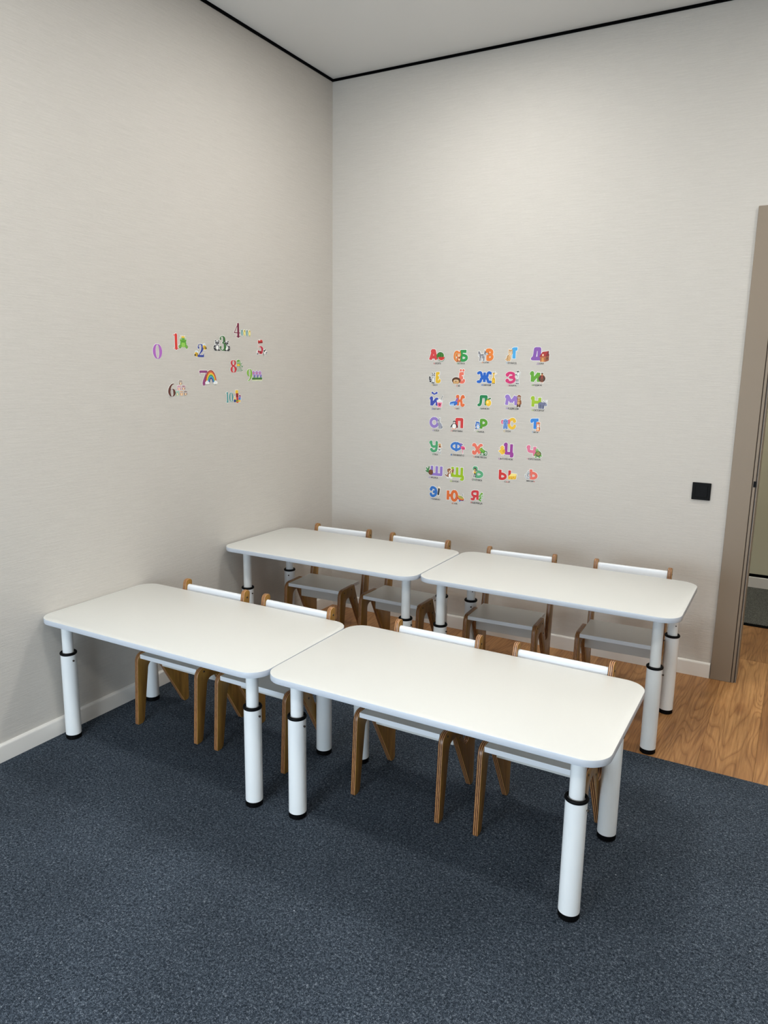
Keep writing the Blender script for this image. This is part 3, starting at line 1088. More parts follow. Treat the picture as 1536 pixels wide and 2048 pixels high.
def p_donkey(k):
    c_ = (150, 152, 165)
    k.ell(.55, .36, .28, .2, c_)
    for x_ in (.36, .5, .68, .8):
        k.line([(x_, .3), (x_ + .03, .04)], .09, c_)
    k.line([(.42, .4), (.34, .7)], .2, c_); k.ell(.3, .7, .2, .14, c_, -15); k.ell(.2, .6, .14, .09, LG)
    k.ell(.36, .92, .06, .1, c_, -10); k.ell(.54, .9, .06, .1, c_, -25); k.ell(.3, .74, .035, .03, BK)
    k.line([(.82, .4), (.95, .2)], .03, c_); k.ell(.95, .16, .06, .06, BK)


def p_penguin(k):
    k.ell(.5, .36, .34, .36, BK); k.ell(.5, .32, .26, .3, WH)
    k.ell(.5, .82, .2, .17, BK); k.ell(.5, .76, .14, .1, WH)
    k.line([(.2, .5), (.04, .22)], .1, BK); k.line([(.8, .5), (.97, .24)], .1, BK)
    k.poly([(.42, .74), (.58, .74), (.5, .66)], OR); k.ell(.43, .8, .03, .035, BK); k.ell(.57, .8, .03, .035, BK)
    k.ell(.36, .03, .14, .04, OR); k.ell(.64, .03, .14, .04, OR)


def p_fish(k):
    k.poly([(.02, .0), (.3, .3), (.42, .08), (.1, .18)], DB); k.poly([(.1, .95), (.5, .9), (.4, .7)], DB)
    k.ell(.55, .55, .4, .38, BL); k.ell(.58, .4, .3, .22, LB); k.ell(.6, .38, .2, .14, WH)
    k.ell(.48, .64, .09, .11, WH); k.ell(.74, .66, .08, .1, WH); k.ell(.5, .63, .045, .06, BK); k.ell(.73, .65, .04, .055, BK)
    k.poly([(.1, .5), (.3, .6), (.28, .38)], DB); k.ell(.6, .4, .08, .04, RD)


def p_elephant(k):
    c_ = (115, 150, 205)
    k.ell(.16, .68, .16, .22, (210, 105, 120)); k.ell(.84, .72, .17, .24, (210, 105, 120))
    k.ell(.18, .66, .1, .15, PK)
    k.ell(.5, .68, .28, .3, c_); k.ell(.5, .3, .24, .28, c_)
    k.line([(.5, .6), (.48, .36), (.56, .2)], .14, (95, 132, 190), True)
    k.line([(.34, .2), (.34, .05)], .16, (95, 132, 190)); k.line([(.66, .2), (.66, .05)], .16, (95, 132, 190))
    k.ell(.4, .74, .035, .045, BK); k.ell(.6, .74, .035, .045, BK)


def p_tiger(k):
    k.ell(.55, .26, .36, .26, OR); k.ell(.5, .24, .2, .2, CR)
    k.ell(.2, .92, .1, .08, OR); k.ell(.78, .92, .1, .08, OR)
    face(k, .48, .7, .36, OR, muz=WH)
    for x_ in (.4, .5, .6):
        k.line([(x_, .98), (x_, .88)], .03, DBR)
    for y_ in (.2, .3, .4):
        k.line([(.72, y_), (.92, y_ + .03)], .04, DBR)
    k.ell(.3, .04, .16, .05, OR); k.ell(.7, .04, .16, .05, OR)


def p_duck(k):
    k.line([(.55, .62), (.5, .45)], .09, WH); k.ell(.46, .36, .3, .14, WH); k.ell(.46, .4, .26, .08, GY)
    k.poly([(.1, .84), (.9, .84), (.9, .8), (.1, .8)], TN); k.ell(.5, .9, .28, .09, TN)
    k.ell(.52, .7, .24, .1, BR); k.poly([(.64, .7), (1, .66), (.68, .62)], OR); k.ell(.52, .72, .04, .025, BK)
    k.line([(.34, .26), (.1, .04)], .05, GY); k.line([(.6, .26), (.7, .04)], .05, GY); k.poly([(.2, .42), (.0, .3), (.24, .3)], WH)


def p_flamingo(k):
    c_ = (225, 90, 130)
    k.line([(.35, .6), (.1, .75), (.2, .95), (.42, .92)], .08, PU, True); k.ell(.4, .9, .14, .06, PU); k.poly([(.46, .92), (.62, .86), (.48, .84)], BK)
    k.ell(.58, .58, .36, .16, c_, -12); k.ell(.66, .52, .26, .08, (190, 60, 105), -14)
    k.poly([(.8, .55), (1, .46), (.86, .62)], c_)
    k.line([(.55, .45), (.58, .02)], .03, c_); k.line([(.62, .45), (.5, .22), (.62, .2)], .03, c_)


def p_chameleon(k):
    k.ell(.45, .52, .32, .22, GR, -15); k.ell(.22, .7, .2, .17, GR); k.poly([(.2, .82), (.36, 1), (.42, .72)], GR)
    k.line([(.66, .5), (.95, .5), (.96, .15), (.72, .06), (.7, .22), (.82, .24)], .09, DG, True)
    k.line([(.3, .4), (.2, .16)], .09, DG); k.line([(.58, .36), (.6, .12)], .09, DG)
    k.line([(.3, .64), (.64, .54)], .05, LGN); k.ell(.2, .73, .07, .07, YE); k.ell(.19, .73, .03, .03, BK)
    k.line([(.0, .1), (.7, .06)], .06, DG)


def p_chick(k):
    k.ell(.5, .38, .4, .3, YE); k.ell(.45, .76, .26, .2, YE); k.ell(.68, .4, .18, .15, (220, 165, 40), 25)
    k.poly([(.16, .76), (.0, .7), (.2, .66)], OR); k.ell(.4, .8, .05, .05, WH); k.ell(.39, .8, .03, .035, BK); k.ell(.05, .4, .12, .08, YE, 30)
    k.line([(.42, .1), (.36, .0)], .04, OR); k.line([(.6, .1), (.62, .0)], .04, OR); k.line([(.45, .94), (.5, 1)], .04, YE)


def p_turtle(k):
    k.ell(.55, .42, .42, .32, DG); k.ell(.55, .44, .34, .24, (120, 110, 60))
    for x_, y_ in ((.4, .46), (.56, .56), (.7, .42), (.54, .34)):
        k.ell(x_, y_, .08, .07, (165, 150, 85))
    k.ell(.38, .8, .22, .18, GR); k.ell(.3, .84, .05, .06, WH); k.ell(.46, .84, .05, .06, WH); k.ell(.31, .83, .025, .035, BK); k.ell(.45, .83, .025, .035, BK)
    k.ell(.14, .28, .14, .1, GR, 30); k.ell(.26, .06, .14, .07, GR); k.ell(.74, .06, .14, .07, GR); k.ell(.92, .24, .12, .08, GR, -35)


def p_cone(k):
    k.ell(.2, .6, .1, .32, (70, 140, 80), 25); k.ell(.4, .8, .08, .26, DG, -8); k.ell(.12, .4, .08, .22, DG, 60); k.ell(.3, .5, .1, .26, (70, 140, 80), 15)
    k.ell(.66, .32, .32, .32, DBR)
    for y_ in (.14, .28, .42, .54):
        for x_ in (.5, .66, .82):
            k.ell(x_ + (.06 if int(y_ * 50) % 2 else 0), y_, .07, .05, BR)


def p_puppy(k):
    k.ell(.5, .28, .26, .26, BR); k.ell(.56, .26, .14, .22, WH); k.line([(.2, .2), (.04, .32)], .1, BR)
    k.ell(.62, .74, .3, .22, CR); k.ell(.34, .72, .1, .2, BR, 10); k.ell(.92, .74, .1, .2, BR, -10); k.ell(.5, .86, .16, .1, BR)
    k.ell(.52, .76, .04, .05, BK); k.ell(.74, .76, .04, .05, BK); k.ell(.64, .64, .07, .045, BK)
    k.ell(.36, .05, .14, .06, WH); k.ell(.7, .05, .14, .06, WH); k.line([(.62, .56), (.64, .52)], .05, RD)


def p_cameraman(k):
    k.ell(.5, .86, .26, .1, CR); k.ell(.5, .94, .3, .07, BK)
    k.line([(.5, .74), (.5, .42)], .22, (215, 175, 60)); k.line([(.3, .66), (.1, .5)], .09, CR); k.line([(.7, .66), (.95, .62)], .09, CR)
    k.line([(.4, .38), (.3, .06)], .11, BK); k.line([(.6, .38), (.68, .06)], .11, BK)
    k.poly([(.5, .62), (1, .62), (1, .76), (.5, .76)], GY); k.ell(.6, .82, .12, .05, BK); k.ell(.86, .82, .12, .05, BK); k.ell(.42, .86, .03, .02, BK); k.ell(.5, .2, .1, .14, WH)


def p_cheese(k):
    k.poly([(.04, .0), (.92, .1), (.92, .6), (.04, .5)], YE); k.poly([(.04, .5), (.92, .6), (1, .95), (.4, .98)], LY)
    k.poly([(.92, .1), (.98, .4), (1, .95), (.92, .6)], (205, 150, 40))
    for x_, y_, r_ in ((.2, .28, .06), (.45, .2, .08), (.65, .4, .06), (.82, .22, .05), (.4, .42, .04)):
        k.ell(x_, y_, r_, r_ * 1.5, (205, 150, 40))


def p_anchor(k):
    c_ = (165, 170, 178)
    k.line([(.5, .82), (.45, .08)], .1, c_); k.line([(.05, .42), (.16, .16), (.45, .05), (.76, .14), (.9, .36)], .1, c_, True)
    k.line([(.24, .7), (.78, .68)], .08, c_); k.line([(.5, .98), (.38, .9), (.5, .82), (.62, .9), (.5, .98)], .05, c_, True)
    k.line([(.0, .52), (.05, .38), (.2, .4)], .05, c_); k.line([(.9, .48), (.92, .34), (.76, .34)], .05, c_)
    k.line([(.6, .9), (.9, .75), (.3, .5), (.7, .3)], .05, GY, True)


def p_icecream(k):
    k.line([(.5, .14), (.4, .0)], .06, TN); k.poly([(.1, .16), (.72, .12), (1, .9), (.76, 1), (.42, .98), (.3, .86)], BK)
    k.poly([(.3, .9), (.44, .99), (.76, 1), (.98, .92), (.96, .8), (.7, .88), (.5, .84)], CR); k.line([(.34, .3), (.46, .78)], .03, GY)


def p_top(k):
    k.line([(.66, .7), (.78, 1)], .08, GY); k.ell(.78, .98, .06, .05, GY)
    k.ell(.5, .48, .5, .27, DB, -22); k.ell(.5, .54, .48, .24, OR, -22); k.ell(.52, .6, .42, .17, (205, 160, 70), -22); k.ell(.54, .65, .3, .1, (150, 170, 90), -22)
    k.poly([(.26, .26), (.56, .18), (.34, .0)], BL); k.line([(.12, .42), (.5, .26), (.9, .3)], .06, RD, True)


def p_lizard(k):
    k.line([(.7, .82), (.4, .62), (.5, .36), (.3, .14), (.6, .02)], .15, GR, True)
    k.ell(.74, .86, .22, .12, GR, 10); k.line([(.45, .62), (.85, .56), (.95, .66)], .07, GR, True); k.line([(.5, .4), (.9, .38)], .07, GR)
    k.line([(.4, .58), (.14, .48)], .07, GR); k.line([(.42, .3), (.75, .22)], .06, GR)
    k.line([(.66, .8), (.44, .6), (.52, .38)], .05, LGN, True); k.ell(.8, .9, .06, .04, YE); k.ell(.81, .9, .03, .02, BK)


def p_frog(k):
    k.ell(.16, .16, .17, .14, (140, 160, 110)); k.ell(.84, .16, .17, .14, (140, 160, 110)); k.ell(.5, .38, .32, .28, GR); k.ell(.5, .3, .2, .2, LGN)
    k.line([(.26, .4), (.16, .05)], .11, GR); k.line([(.74, .4), (.84, .05)], .11, GR)
    k.ell(.5, .64, .34, .18, GR); k.ell(.3, .76, .12, .11, GR); k.ell(.7, .76, .12, .11, GR); k.ell(.3, .77, .07, .075, WH); k.ell(.7, .77, .07, .075, WH)
    k.ell(.32, .76, .035, .045, BK); k.ell(.68, .76, .035, .045, BK); k.poly([(.36, .84), (.64, .84), (.7, 1), (.58, .92), (.5, 1), (.42, .92), (.3, 1)], YE)
    k.line([(.32, .58), (.5, .53), (.68, .58)], .03, DG, True)


def p_bees(k, only=(0, 1)):
    for cx, cy, s_ in [((.2, .22, 1), (.86, .78, -1))[i_] for i_ in only]:
        k.ell(cx, cy + .14, .09, .15, (200, 215, 225)); k.ell(cx + .08 * s_, cy + .12, .07, .13, (220, 228, 232))
        k.ell(cx, cy, .15, .17, YE, -25)
        for d in (-.05, .03, .1):
            k.line([(cx + d - .02, cy - .1), (cx + d + .02, cy + .1)], .04, BK)
        k.ell(cx - .12 * s_, cy - .05, .06, .09, (90, 70, 30))


def p_raccoons(k, only=(0, 1)):
    for cx, fl in [((.22, 1), (.82, -1))[i_] for i_ in only]:
        k.ell(cx - .14 * fl, .3, .1, .24, BK, 20 * fl); k.line([(cx - .2 * fl, .3), (cx - .08 * fl, .34)], .06, LG)
        k.ell(cx, .34, .14, .3, GY); k.ell(cx, .3, .08, .22, WH)
        k.ell(cx - .1, .96, .04, .08, BK); k.ell(cx + .1, .96, .04, .08, BK)
        k.ell(cx, .76, .15, .2, LG); k.ell(cx - .06, .78, .055, .09, BK); k.ell(cx + .06, .78, .055, .09, BK); k.ell(cx, .66, .04, .06, BK)
        k.ell(cx - .1, .06, .09, .07, BK); k.ell(cx + .1, .06, .09, .07, BK)


def p_budgies(k):
    for i_, x_ in enumerate((.12, .37, .63, .88)):
        a, b = ((110, 160, 160), (150, 185, 180)) if i_ % 2 == 0 else ((215, 200, 100), (235, 225, 160))
        k.ell(x_, .5, .11, .36, a); k.ell(x_ + .02, .46, .065, .22, b); k.ell(x_, .84, .09, .15, a)
        k.ell(x_ + .03, .86, .02, .05, BK); k.poly([(x_ + .06, .84), (x_ + .12, .76), (x_ + .05, .74)], OR); k.line([(x_, .2), (x_ + .05, .02)], .08, a)


def p_dogs(k, only=(0, 1)):
    if 0 in only:
        k.ell(.36, .9, .22, .12, RD); k.poly([(.16, .86), (.58, .9), (.58, .8), (.16, .76)], DR); k.ell(.3, .98, .06, .03, WH); k.ell(.5, .98, .05, .03, RD)
    if 1 in only:
        k.ell(.14, .2, .12, .12, WH); k.ell(.2, .26, .06, .05, BK); k.ell(.1, .1, .08, .06, GY); k.ell(.34, .22, .1, .09, DR)
        k.ell(.74, .26, .16, .14, WH); k.ell(.7, .3, .06, .07, BK); k.ell(.8, .36, .05, .05, BK); k.line([(.64, .2), (.62, .04)], .06, BK); k.line([(.86, .2), (.88, .04)], .05, GY)
        k.ell(.93, .2, .05, .06, GY)


def p_owls(k):
    spots = [(.46, .86, (120, 84, 60)), (.3, .52, (205, 110, 150)), (.7, .52, (150, 50, 95)), (.14, .17, (90, 170, 140)), (.5, .17, (205, 140, 80)), (.86, .17, (110, 60, 50))]
    for x_, y_, c_ in spots:
        k.ell(x_, y_ - .02, .14, .13, c_); k.poly([(x_ - .14, y_ + .15), (x_ + .14, y_ + .15), (x_ + .14, y_), (x_ - .14, y_)], c_)
        k.ell(x_, y_ - .05, .08, .08, CR)
        for s_ in (-1, 1):
            k.ell(x_ + s_ * .06, y_ + .06, .052, .05, WH); k.ell(x_ + s_ * .05, y_ + .06, .024, .028, BK)
        k.poly([(x_ - .02, y_ + .03), (x_ + .02, y_ + .03), (x_, y_ - .02)], OR)


def p_rainbow(k):
    for i_, c_ in enumerate(((165, 60, 50), (220, 110, 45), (240, 205, 70), (70, 155, 90), (75, 160, 215), (45, 60, 130))):
        r_ = .44 - i_ * .058
        k.line([(.46 + r_ * math.cos(R(a)), .16 + r_ * 1.75 * math.sin(R(a))) for a in range(180, -1, -12)], .085, c_)
    for cx in (.12, .82):
        k.ell(cx - .07, .1, .1, .09, WH); k.ell(cx + .08, .1, .1, .09, WH); k.ell(cx, .17, .1, .1, (225, 230, 236))


def p_octopus(k):
    for pts in ([(.3, .6), (.1, .3), (.2, .04)], [(.36, .6), (.3, .3), (.42, .04)], [(.44, .6), (.5, .3), (.62, .06)], [(.5, .6), (.7, .3), (.9, .1), (.94, .2)], [(.52, .62), (.8, .5), (.98, .4), (.94, .52)], [(.5, .66), (.8, .66), (.86, .76)]):
        k.line(pts, .05, (70, 130, 80), True)
    k.ell(.38, .72, .28, .24, GR); k.ell(.36, .84, .26, .16, GR); k.ell(.34, .56, .24, .08, YE)
    k.ell(.28, .74, .08, .09, WH); k.ell(.5, .76, .08, .09, WH); k.ell(.3, .73, .045, .06, BK); k.ell(.5, .75, .045, .06, BK)


def p_flowers(k):
    k.poly([(.02, .14), (.98, .14), (.98, .3), (.02, .3)], DG)
    for j in range(13):
        k.poly([(.02 + j * .074, .28), (.1 + j * .074, .28), (.06 + j * .074, .42)], GR); k.poly([(.02 + j * .074, .16), (.1 + j * .074, .16), (.06 + j * .074, .0)], (200, 210, 150))
    for i_, x_ in enumerate((.16, .46, .76)):
        k.line([(x_ + .02, .3), (x_ + .02, .6)], .05, DG)
        k.ell(x_ + .09, .55, .09, .13, (110, 110, 180)); k.ell(x_ + .1, .4, .06, .08, (110, 110, 180))
        for a in range(0, 360, 72):
            k.ell(x_ + .08 * math.cos(R(a + 18)), .78 + .14 * math.sin(R(a + 18)), .07, .11, (180, 140, 205))
        k.ell(x_, .78, .04, .07, OR)


def p_blocks(k):
    def blk(x0, y0, x1, y1, c_):
        k.poly([(x0, y0), (x1, y0), (x1, y1), (x0, y1)], c_)
    blk(.26, .72, .6, .98, YE); blk(.3, .42, .64, .74, DR); blk(.36, .2, .62, .44, RD)
    blk(.0, .06, .3, .26, DB); k.poly([(.04, .26), (.26, .26), (.15, .5)], YE)
    blk(.66, .22, .82, .4, BL); blk(.74, .38, .94, .54, PU); k.ell(.82, .56, .1, .05, DR); blk(.62, .06, .88, .22, YE)
    k.ell(.46, .12, .17, .12, OR, 0, 14, 180, 360); blk(.3, .1, .6, .2, GR); k.ell(.5, .02, .12, .04, RD); blk(.84, .22, .98, .38, LB)


def caption_mesh(word, hi, bx, colour, parent):
    """small black capitals under the letter, the featured letter printed in the letter's colour"""
    cu = bpy.data.curves.new('caption', 'FONT')
    cu.body = word
    cu.size = 1.0
    cu.resolution_u = 2
    o = bpy.data.objects.new('caption', cu)
    COL.objects.link(o)
    bpy.context.view_layer.update()
    me = bpy.data.meshes.new_from_object(o.evaluated_get(bpy.context.evaluated_depsgraph_get()))
    # extent of the featured letter, measured from the shorter strings
    def width(s_):
        if not s_:
            return 0.0
        cu.body = s_
        bpy.context.view_layer.update()
        return o.dimensions.x
    a, b = width(word[:hi]), width(word[:hi + 1])
    bpy.data.objects.remove(o)
    xs = [v.co.x for v in me.vertices]
    ys = [v.co.y for v in me.vertices]
    x0, x1, y0, y1 = min(xs), max(xs), 0.0, .73
    cx, cy, wd, hg = bx
    ht = hg * .72
    sx = wd / (x1 - x0)
    mid = [sum(me.vertices[i].co.x for i in p.vertices) / len(p.vertices) for p in me.polygons]
    me.materials.clear()
    me.materials.append(ink((30, 29, 30)))
    me.materials.append(ink(tuple(int(v * .75 + 45) for v in colour)))
    for p, m_ in zip(me.polygons, mid):
        p.material_index = 1 if a + .01 < m_ - x0 <= b + .01 else 0
    for v in me.vertices:
        v.co = Vector((cx + (v.co.x - (x0 + x1) / 2) * sx, -0.0006, cy + (v.co.y - .36) / .73 * ht))
    # bold weight: a second and third impression shifted by a hair
    n0 = len(me.vertices)
    vs = [tuple(v.co) for v in me.vertices]
    fs = [tuple(p.vertices) for p in me.polygons]
    ms = [p.material_index for p in me.polygons]
    mats = list(me.materials)
    dx = .026 * sx
    V = [(x + o_ * dx, y - k_ * .00004, z) for k_, o_ in enumerate((-1, 0, 1)) for x, y, z in vs]
    F = [tuple(i_ + k_ * n0 for i_ in f) for k_ in range(3) for f in fs]
    me = bpy.data.meshes.new('caption')
    me.from_pydata(V, [], F)
    for m_ in mats:
        me.materials.append(m_)
    for p, mi in zip(me.polygons, ms * 3):
        p.material_index = mi
    me.update()
    for p in me.polygons:
        if p.normal.y > 0:
            p.flip()
    me.name = 'caption'
    c_ = bpy.data.objects.new('caption', me)
    COL.objects.link(c_)
    c_.parent = parent


# letter: (letter box, picture box, caption box) as centre x, centre z, width, height on the back wall in metres
LETTERS = {
    'А': ((0.6583, 1.5228, 0.0549, 0.0655), (0.7017, 1.5146, 0.0533, 0.0532), (0.6805, 1.4792, 0.0438, 0.0122)),
    'Б': ((0.8349, 1.5206, 0.0489, 0.0628), (0.8036, 1.5171, 0.0435, 0.0563), (0.8214, 1.4806, 0.0444, 0.0119)),
    'В': ((0.9827, 1.5269, 0.0436, 0.0653), (0.9484, 1.5242, 0.0588, 0.0586), (0.9608, 1.4867, 0.0394, 0.0099)),
    'Г': ((1.1208, 1.5326, 0.0417, 0.0651), (1.0924, 1.5256, 0.0454, 0.0608), (1.1038, 1.4855, 0.0543, 0.012)),
    'Д': ((1.2353, 1.5294, 0.0581, 0.0732), (1.2766, 1.5201, 0.0537, 0.054), (1.2564, 1.4843, 0.0342, 0.0118)),
    'Е': ((0.688, 1.4037, 0.0356, 0.0611), (0.6543, 1.4006, 0.0398, 0.0565), (0.6698, 1.3631, 0.0353, 0.0103)),
    'Ё': ((0.8287, 1.4129, 0.0413, 0.0778), (0.7971, 1.3901, 0.0513, 0.0358), (0.8099, 1.3618, 0.0213, 0.0116)),
    'Ж': ((0.9585, 1.4105, 0.0898, 0.0653), (1.0114, 1.4091, 0.0314, 0.0621), (0.9697, 1.37, 0.0554, 0.0123)),
    'З': ((1.104, 1.4116, 0.0535, 0.0627), (1.1392, 1.4123, 0.0319, 0.0671), (1.1137, 1.3711, 0.046, 0.0112)),
    'И': ((1.2334, 1.4161, 0.0537, 0.0622), (1.2704, 1.4125, 0.037, 0.0523), (1.2462, 1.3761, 0.0536, 0.011)),
    'Й': ((0.6691, 1.2855, 0.0537, 0.0827), (0.7017, 1.2755, 0.044, 0.0632), (0.6832, 1.2334, 0.052, 0.0124)),
    'К': ((0.8261, 1.2829, 0.0533, 0.0657), (0.7875, 1.2755, 0.0512, 0.0469), (0.8087, 1.2405, 0.0263, 0.0108)),
    'Л': ((0.9535, 1.287, 0.0595, 0.0613), (0.9868, 1.2812, 0.0344, 0.0453), (0.9651, 1.2461, 0.0532, 0.0115)),
    'М': ((1.1118, 1.2942, 0.0696, 0.0619), (1.1541, 1.2914, 0.0295, 0.0588), (1.1211, 1.2531, 0.0691, 0.0132)),
    'Н': ((1.2452, 1.2904, 0.0558, 0.0628), (1.281, 1.2803, 0.0481, 0.0446), (1.2595, 1.2492, 0.0662, 0.013)),
    'О': ((0.6733, 1.1598, 0.059, 0.0611), (0.7064, 1.1569, 0.0348, 0.0599), (0.6835, 1.1156, 0.0389, 0.0121)),
    'П': ((0.8227, 1.1596, 0.0494, 0.063), (0.7941, 1.1525, 0.0449, 0.0469), (0.8091, 1.1194, 0.0669, 0.0119)),
    'Р': ((0.9627, 1.1625, 0.0467, 0.0619), (0.9299, 1.1548, 0.0351, 0.0501), (0.9488, 1.1229, 0.0407, 0.0117)),
    'С': ((1.1215, 1.1746, 0.0474, 0.0616), (1.0872, 1.172, 0.0513, 0.0524), (1.0977, 1.1336, 0.0382, 0.0129)),
    'Т': ((1.2471, 1.177, 0.0512, 0.0625), (1.264, 1.1657, 0.0274, 0.0457), (1.2489, 1.1363, 0.0329, 0.0112)),
    'У': ((0.6745, 1.0272, 0.0515, 0.0649), (0.7106, 1.0168, 0.0289, 0.0596), (0.6837, 0.9826, 0.0336, 0.0132)),
    'Ф': ((0.8095, 1.0323, 0.0683, 0.0608), (0.8471, 1.0252, 0.0365, 0.0596), (0.8177, 0.9883, 0.0791, 0.014)),
    'Х': ((0.9356, 1.0295, 0.0605, 0.0639), (0.9684, 1.0189, 0.0459, 0.048), (0.9498, 0.9861, 0.0777, 0.0128)),
    'Ц': ((1.1116, 1.0358, 0.0564, 0.0788), (1.0772, 1.0325, 0.0386, 0.0521), (1.0972, 0.9869, 0.08, 0.0126)),
    'Ч': ((1.2363, 1.0373, 0.0537, 0.0644), (1.2704, 1.0297, 0.0407, 0.0481), (1.2493, 0.9969, 0.0731, 0.0123)),
    'Ш': ((0.6938, 0.8936, 0.0773, 0.065), (0.6527, 0.8901, 0.0453, 0.0483), (0.6776, 0.8524, 0.0564, 0.0123)),
    'Щ': ((0.8216, 0.8889, 0.081, 0.0807), (0.7742, 0.8856, 0.0495, 0.0578), (0.8055, 0.8424, 0.0514, 0.0122)),
    'Ъ': ((0.9419, 0.9037, 0.0628, 0.0635), (0.9256, 0.9004, 0.0228, 0.0517), (0.9392, 0.861, 0.0593, 0.013)),
    'Ы': ((1.0956, 0.9044, 0.0712, 0.0624), (1.1379, 0.8967, 0.0478, 0.034), (1.1112, 0.8661, 0.0315, 0.0107)),
    'Ь': ((1.2501, 0.92, 0.0489, 0.0611), (1.2241, 0.9126, 0.031, 0.0431), (1.2399, 0.8807, 0.0462, 0.0115)),
    'Э': ((0.6806, 0.7725, 0.0486, 0.0632), (0.7116, 0.7759, 0.018, 0.0516), (0.6932, 0.7311, 0.0576, 0.0114)),
    'Ю': ((0.7951, 0.7617, 0.0738, 0.0685), (0.8468, 0.7519, 0.0452, 0.0448), (0.8116, 0.7182, 0.033, 0.0113)),
    'Я': ((0.9308, 0.7748, 0.0517, 0.0593), (0.9632, 0.7714, 0.0296, 0.0481), (0.9415, 0.7345, 0.0697, 0.0131)),
}
INFO = {
    'А': ('АРБУЗ', 0, (205, 66, 68), 'red letter А with a cut watermelon', p_watermelon),
    'Б': ('БЕЛКА', 0, (45, 145, 72), 'green letter Б with an orange squirrel', p_squirrel),
    'В': ('ВОЛК', 0, (226, 124, 48), 'orange letter В with a grey wolf', p_wolf),
    'Г': ('ГЕПАРД', 0, (72, 165, 222), 'sky blue letter Г with a sitting cheetah', p_cheetah),
    'Д': ('ДОМ', 0, (130, 82, 166), 'purple letter Д with a brick house', p_house),
    'Е': ('ЕНОТ', 0, (224, 180, 40), 'yellow letter Е with a black and white raccoon', p_raccoon),
    'Ё': ('ЁЖ', 0, (228, 112, 92), 'coral letter Ё with a brown hedgehog', p_hedgehog),
    'Ж': ('ЖИРАФ', 0, (28, 95, 190), 'wide blue letter Ж with a yellow giraffe', p_giraffe),
    'З': ('ЗЕБРА', 0, (202, 46, 108), 'crimson pink letter З with a standing zebra', p_zebra),
    'И': ('ИНДЮК', 0, (92, 158, 40), 'grass green letter И with a dark turkey', p_turkey),
    'Й': ('ЙОГУРТ', 0, (58, 74, 166), 'navy letter Й with a cup of yoghurt and straw', p_yoghurt),
    'К': ('КИТ', 0, (222, 108, 56), 'orange letter К with a blue whale', p_whale),
    'Л': ('ЛИМОН', 0, (20, 124, 70), 'dark green letter Л with a yellow lemon', p_lemon),
    'М': ('МЕДВЕДЬ', 0, (146, 116, 192), 'lavender letter М with a brown bear', p_bear),
    'Н': ('НОСОРОГ', 0, (152, 184, 28), 'lime letter Н with a blue grey rhinoceros', p_rhino),
    'О': ('ОСЁЛ', 0, (146, 122, 192), 'lavender letter О with a grey donkey', p_donkey),
    'П': ('ПИНГВИН', 0, (204, 58, 58), 'red letter П with a penguin', p_penguin),
    'Р': ('РЫБА', 0, (88, 154, 40), 'green letter Р with a blue fish', p_fish),
    'С': ('СЛОН', 0, (228, 182, 42), 'yellow letter С with a blue elephant', p_elephant),
    'Т': ('ТИГР', 0, (44, 126, 208), 'blue letter Т with an orange tiger', p_tiger),
    'У': ('УТКА', 0, (72, 158, 108), 'sea green letter У with a duck in a straw hat', p_duck),
    'Ф': ('ФЛАМИНГО', 0, (54, 114, 192), 'blue letter Ф with a pink flamingo', p_flamingo),
    'Х': ('ХАМЕЛЕОН', 0, (228, 112, 90), 'coral letter Х with a green chameleon', p_chameleon),
    'Ц': ('ЦЫПЛЁНОК', 0, (150, 54, 146), 'magenta letter Ц with a yellow chick', p_chick),
    'Ч': ('ЧЕРЕПАХА', 0, (218, 112, 144), 'pink letter Ч with a green turtle', p_turtle),
    'Ш': ('ШИШКА', 0, (142, 116, 192), 'lavender letter Ш with a pine cone', p_cone),
    'Щ': ('ЩЕНОК', 0, (152, 186, 16), 'lime letter Щ with a brown puppy', p_puppy),
    'Ъ': ('СЪЁМКА', 1, (90, 166, 120), 'sea green letter Ъ with a small figure filming', p_cameraman),
    'Ы': ('СЫР', 1, (202, 42, 38), 'red letter Ы with a piece of cheese', p_cheese),
    'Ь': ('ЯКОРЬ', 4, (224, 104, 88), 'coral letter Ь with a grey anchor', p_anchor),
    'Э': ('ЭСКИМО', 0, (50, 112, 188), 'blue letter Э with a chocolate ice cream', p_icecream),
    'Ю': ('ЮЛА', 0, (216, 104, 44), 'orange letter Ю with a spinning top', p_top),
    'Я': ('ЯЩЕРИЦА', 0, (204, 54, 60), 'red letter Я with a green lizard', p_lizard),
}
NUMBERS = {
    '0': ((-1.3671, 1.5062, 0.05, 0.0628), None),
    '1': ((-1.257, 1.5519, 0.032, 0.0605), (-1.2123, 1.5502, 0.0604, 0.0568)),
    '2': ((-1.1029, 1.5172, 0.0418, 0.059), (-1.106, 1.5151, 0.0812, 0.0582)),
    '3': ((-0.9515, 1.5553, 0.0475, 0.0678), (-0.9597, 1.5427, 0.1089, 0.0466)),
    '4': ((-0.844, 1.6205, 0.0472, 0.0605), (-0.7805, 1.6092, 0.0744, 0.0325)),
    '5': ((-0.6686, 1.5426, 0.047, 0.0599), (-0.6558, 1.5426, 0.0879, 0.0773)),
    '6': ((-1.2919, 1.3411, 0.0438, 0.0572), (-1.2348, 1.3474, 0.07, 0.0685)),
    '7': ((-1.0884, 1.3939, 0.0467, 0.0658), (-1.037, 1.3971, 0.0808, 0.0675)),
    '8': ((-0.8776, 1.4478, 0.0428, 0.0593), (-0.8356, 1.4506, 0.0492, 0.0594)),
    '9': ((-0.7577, 1.4058, 0.0397, 0.0594), (-0.6985, 1.4012, 0.0839, 0.0511)),
    '10': ((-0.9104, 1.2995, 0.0518, 0.0461), (-0.854, 1.3027, 0.0566, 0.0631)),
}
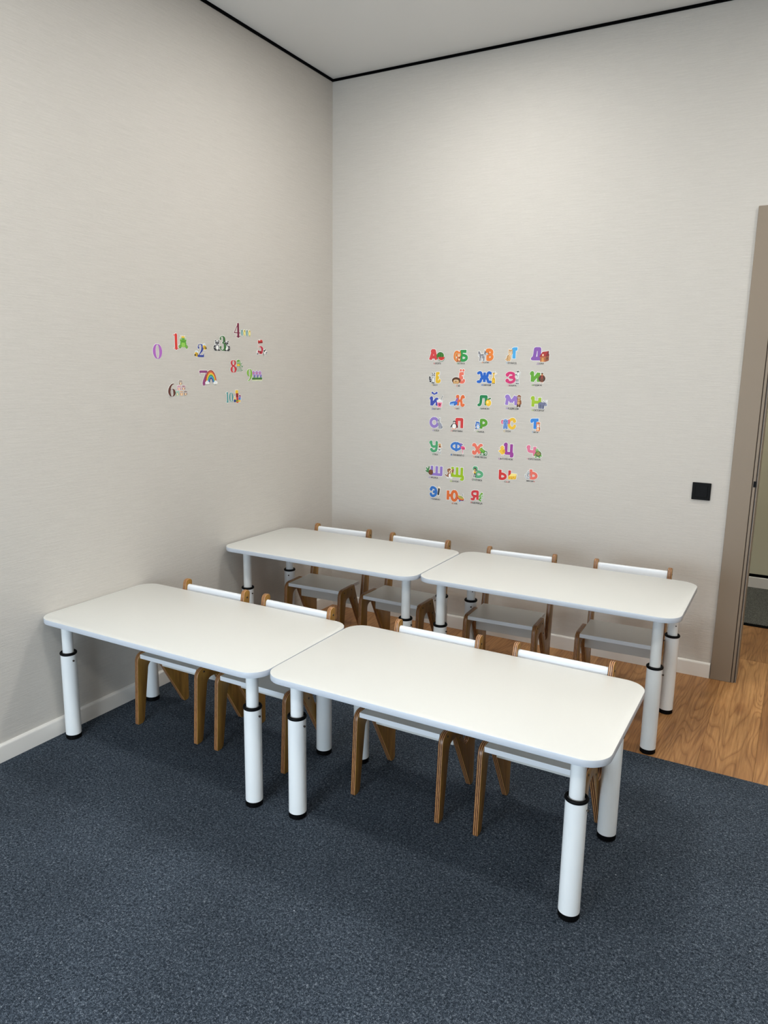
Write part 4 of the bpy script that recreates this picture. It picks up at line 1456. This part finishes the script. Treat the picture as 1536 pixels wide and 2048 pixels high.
NINFO = {
    '0': ((172, 100, 188), 'purple numeral 0 without a picture', None),
    '1': ((214, 58, 52), 'red numeral 1 with a crowned green frog', p_frog),
    '2': ((52, 68, 148), 'navy numeral 2 with two bees', p_bees),
    '3': ((62, 112, 62), 'dark green numeral 3 with two raccoons', p_raccoons),
    '4': ((118, 30, 62), 'maroon numeral 4 with a row of four small birds', p_budgies),
    '5': ((190, 34, 62), 'crimson numeral 5 with spotted dogs', p_dogs),
    '6': ((96, 52, 44), 'brown numeral 6 with a pyramid of six owls', p_owls),
    '7': ((142, 66, 120), 'plum numeral 7 with a rainbow on clouds', p_rainbow),
    '8': ((196, 46, 56), 'red numeral 8 with a green octopus', p_octopus),
    '9': ((128, 182, 60), 'lime numeral 9 with lilac flowers on grass', p_flowers),
    '10': ((40, 140, 142), 'teal numeral 10 with coloured toy blocks', p_blocks),
}
BORDER = 0.0022


def off(bx, cx, cy):
    return (bx[0] - cx, bx[1] - cy, bx[2], bx[3])


for ch, (lb, pb, cb) in LETTERS.items():
    word, hi, col, lab, pic = INFO[ch]
    t = thing('letter_sticker', lab + ' on the back wall', 'sticker', (lb[0], 0, lb[1]), 0, 'alphabet stickers on the back wall')
    lb2, pb2, cb2 = (off(b_, lb[0], lb[1]) for b_ in (lb, pb, cb))
    bk = Ink(0.00015, BORDER, WH)
    draw_letter(bk, ch, lb2, WH)
    bk.box = pb2
    pic(bk)
    bk.build('white_border', t, 'back')
    k = Ink(0.0008)
    draw_letter(k, ch, lb2, col)
    k.build('letter', t, 'back')
    k = Ink(0.0014)
    k.box = pb2
    pic(k)
    k.build('picture', t, 'back')
    caption_mesh(word, hi, cb2, col, t)

for ch, (nb, pb) in NUMBERS.items():
    col, lab, pic = NINFO[ch]
    t = thing('number_sticker', lab + ' on the left wall', 'sticker', (0, nb[0], nb[1]), 0, 'number stickers on the left wall')
    nb2 = off(nb, nb[0], nb[1])
    bk = Ink(0.00015, BORDER, WH)
    draw_number(bk, ch, nb2, WH)
    if pic:
        bk.box = off(pb, nb[0], nb[1])
        pic(bk)
    bk.build('white_border', t, 'left')
    k = Ink(0.0008)
    draw_number(k, ch, nb2, col)
    k.build('numeral', t, 'left')
    if pic:
        for sub in ([(0,), (1,)] if ch in '235' else [None]):
            k = Ink(0.0014)
            k.box = off(pb, nb[0], nb[1])
            pic(k, sub) if sub else pic(k)
            k.build('picture', t, 'left')
